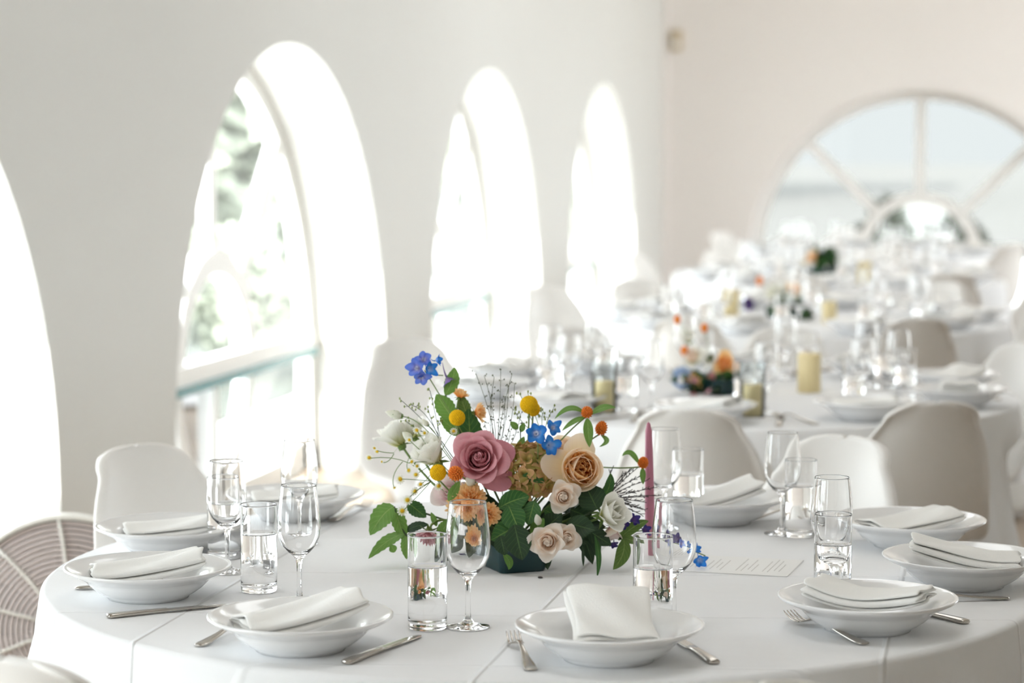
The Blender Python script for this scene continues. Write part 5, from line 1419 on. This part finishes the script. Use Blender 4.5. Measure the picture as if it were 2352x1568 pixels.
rose('white rose in the second table flowers', (-0.9073, 7.1833, 0.8592), ax(-0.2, 0.8, 0.5), 0.036, 14, M['ivory'], M['white'], 'hybrid', G2, 1, vase=False)
rose('orange rose in the second table flowers', (-0.8138, 7.2024, 0.8395), ax(0.25, 0.9, 0.3), 0.034, 16, M['carnation'], M['carnation'], 'hybrid', G2, 2, vase=False)
rose('small lime green bloom in the second table flowers', (-0.8573, 7.2037, 0.8530), ax(0, 0.8, 0.6), 0.020, 10, M['leaf_olive'], M['white'], 'hybrid', G2, 3, vase=False, name='lisianthus')
rose('pale cream bloom high in the second table flowers', (-0.9294, 7.2299, 0.9113), ax(-0.2, 0.5, 0.8), 0.028, 9, M['white'], M['white'], 'lisianthus', G2, 4, vase=False, name='lisianthus')
t = thing('hydrangea', 'pale blue hydrangea at the left of the second table flowers', 'flower', v2, 0, G2)
c0 = Vector((-0.9376, 7.1772, 0.7962))-v2
for k in range(16):
    d = Vector((math.cos(k*2.4)*0.7, -abs(math.sin(k*1.9)), math.sin(k*2.4)*0.8)).normalized()
    floret(t, c0+d*0.026, d, 0.016, M['paleblue'], 4, 66, k)
simple_gomph('orange globe flower highest on the left of the second table flowers', (-0.9606, 7.2235, 0.9654), 0.011, v2, G2)
simple_gomph('orange globe flower highest on the right of the second table flowers', (-0.8807, 7.2398, 0.9403), 0.011, v2, G2)
simple_gomph('orange globe flower in the middle of the second table flowers', (-0.9343, 7.1880, 0.8740), 0.012, v2, G2)
v3 = Vector((-0.9076, 10.2243, 0.7769)); far_trough((-0.9074, 10.2244, 0.7492), 'dark flower trough on the third table')
clump('dark leaves in the third table flowers', (-0.8782, 10.1997, 0.7957), 24, 0.075, 0.05, [M['leaf_deep'], M['leaf_dark']], 0.05, G3, 3)
clump('dark leaves drooping right of the third table flowers', (-0.8150, 10.2126, 0.7736), 5, 0.03, 0.02, [M['leaf_deep']], 0.045, G3, 4)
rose('white rose in the third table flowers', (-0.9382, 10.1875, 0.8655), ax(-0.1, 0.8, 0.6), 0.045, 14, M['white'], M['white'], 'hybrid', G3, 5, vase=False)
rose('peach rose in the third table flowers', (-0.8672, 10.2121, 0.8723), ax(0.3, 0.7, 0.6), 0.034, 14, M['peach'], M['peach_out'], 'hybrid', G3, 6, vase=False)
rose('lilac bloom at the left of the third table flowers', (-1.0456, 10.1656, 0.8122), ax(-0.3, 0.9, 0.2), 0.030, 10, M['lilac'], M['lilac'], 'lisianthus', G3, 7, vase=False, name='lisianthus')
simple_gomph('orange globe flower at the top of the third table flowers', (-1.0080, 10.2039, 0.9060), 0.015, v3, G3)
v4 = Vector((-0.9747, 13.2211, 0.7759)); far_trough((-0.9743, 13.2212, 0.7403), 'dark flower trough on the fourth table')
clump('dark leaves in the fourth table flowers', (-0.9570, 13.1941, 0.8510), 24, 0.06, 0.06, [M['leaf_deep'], M['leaf_dark']], 0.055, G4, 5)
rose('peach rose in the fourth table flowers', (-1.0166, 13.1718, 0.8610), ax(-0.2, 0.9, 0.4), 0.035, 14, M['peach'], M['peach_out'], 'hybrid', G4, 8, vase=False)
rose('cream rose in the fourth table flowers', (-1.0533, 13.1643, 0.8326), ax(-0.3, 0.9, 0.4), 0.03, 12, M['ivory'], M['white'], 'hybrid', G4, 9, vase=False)
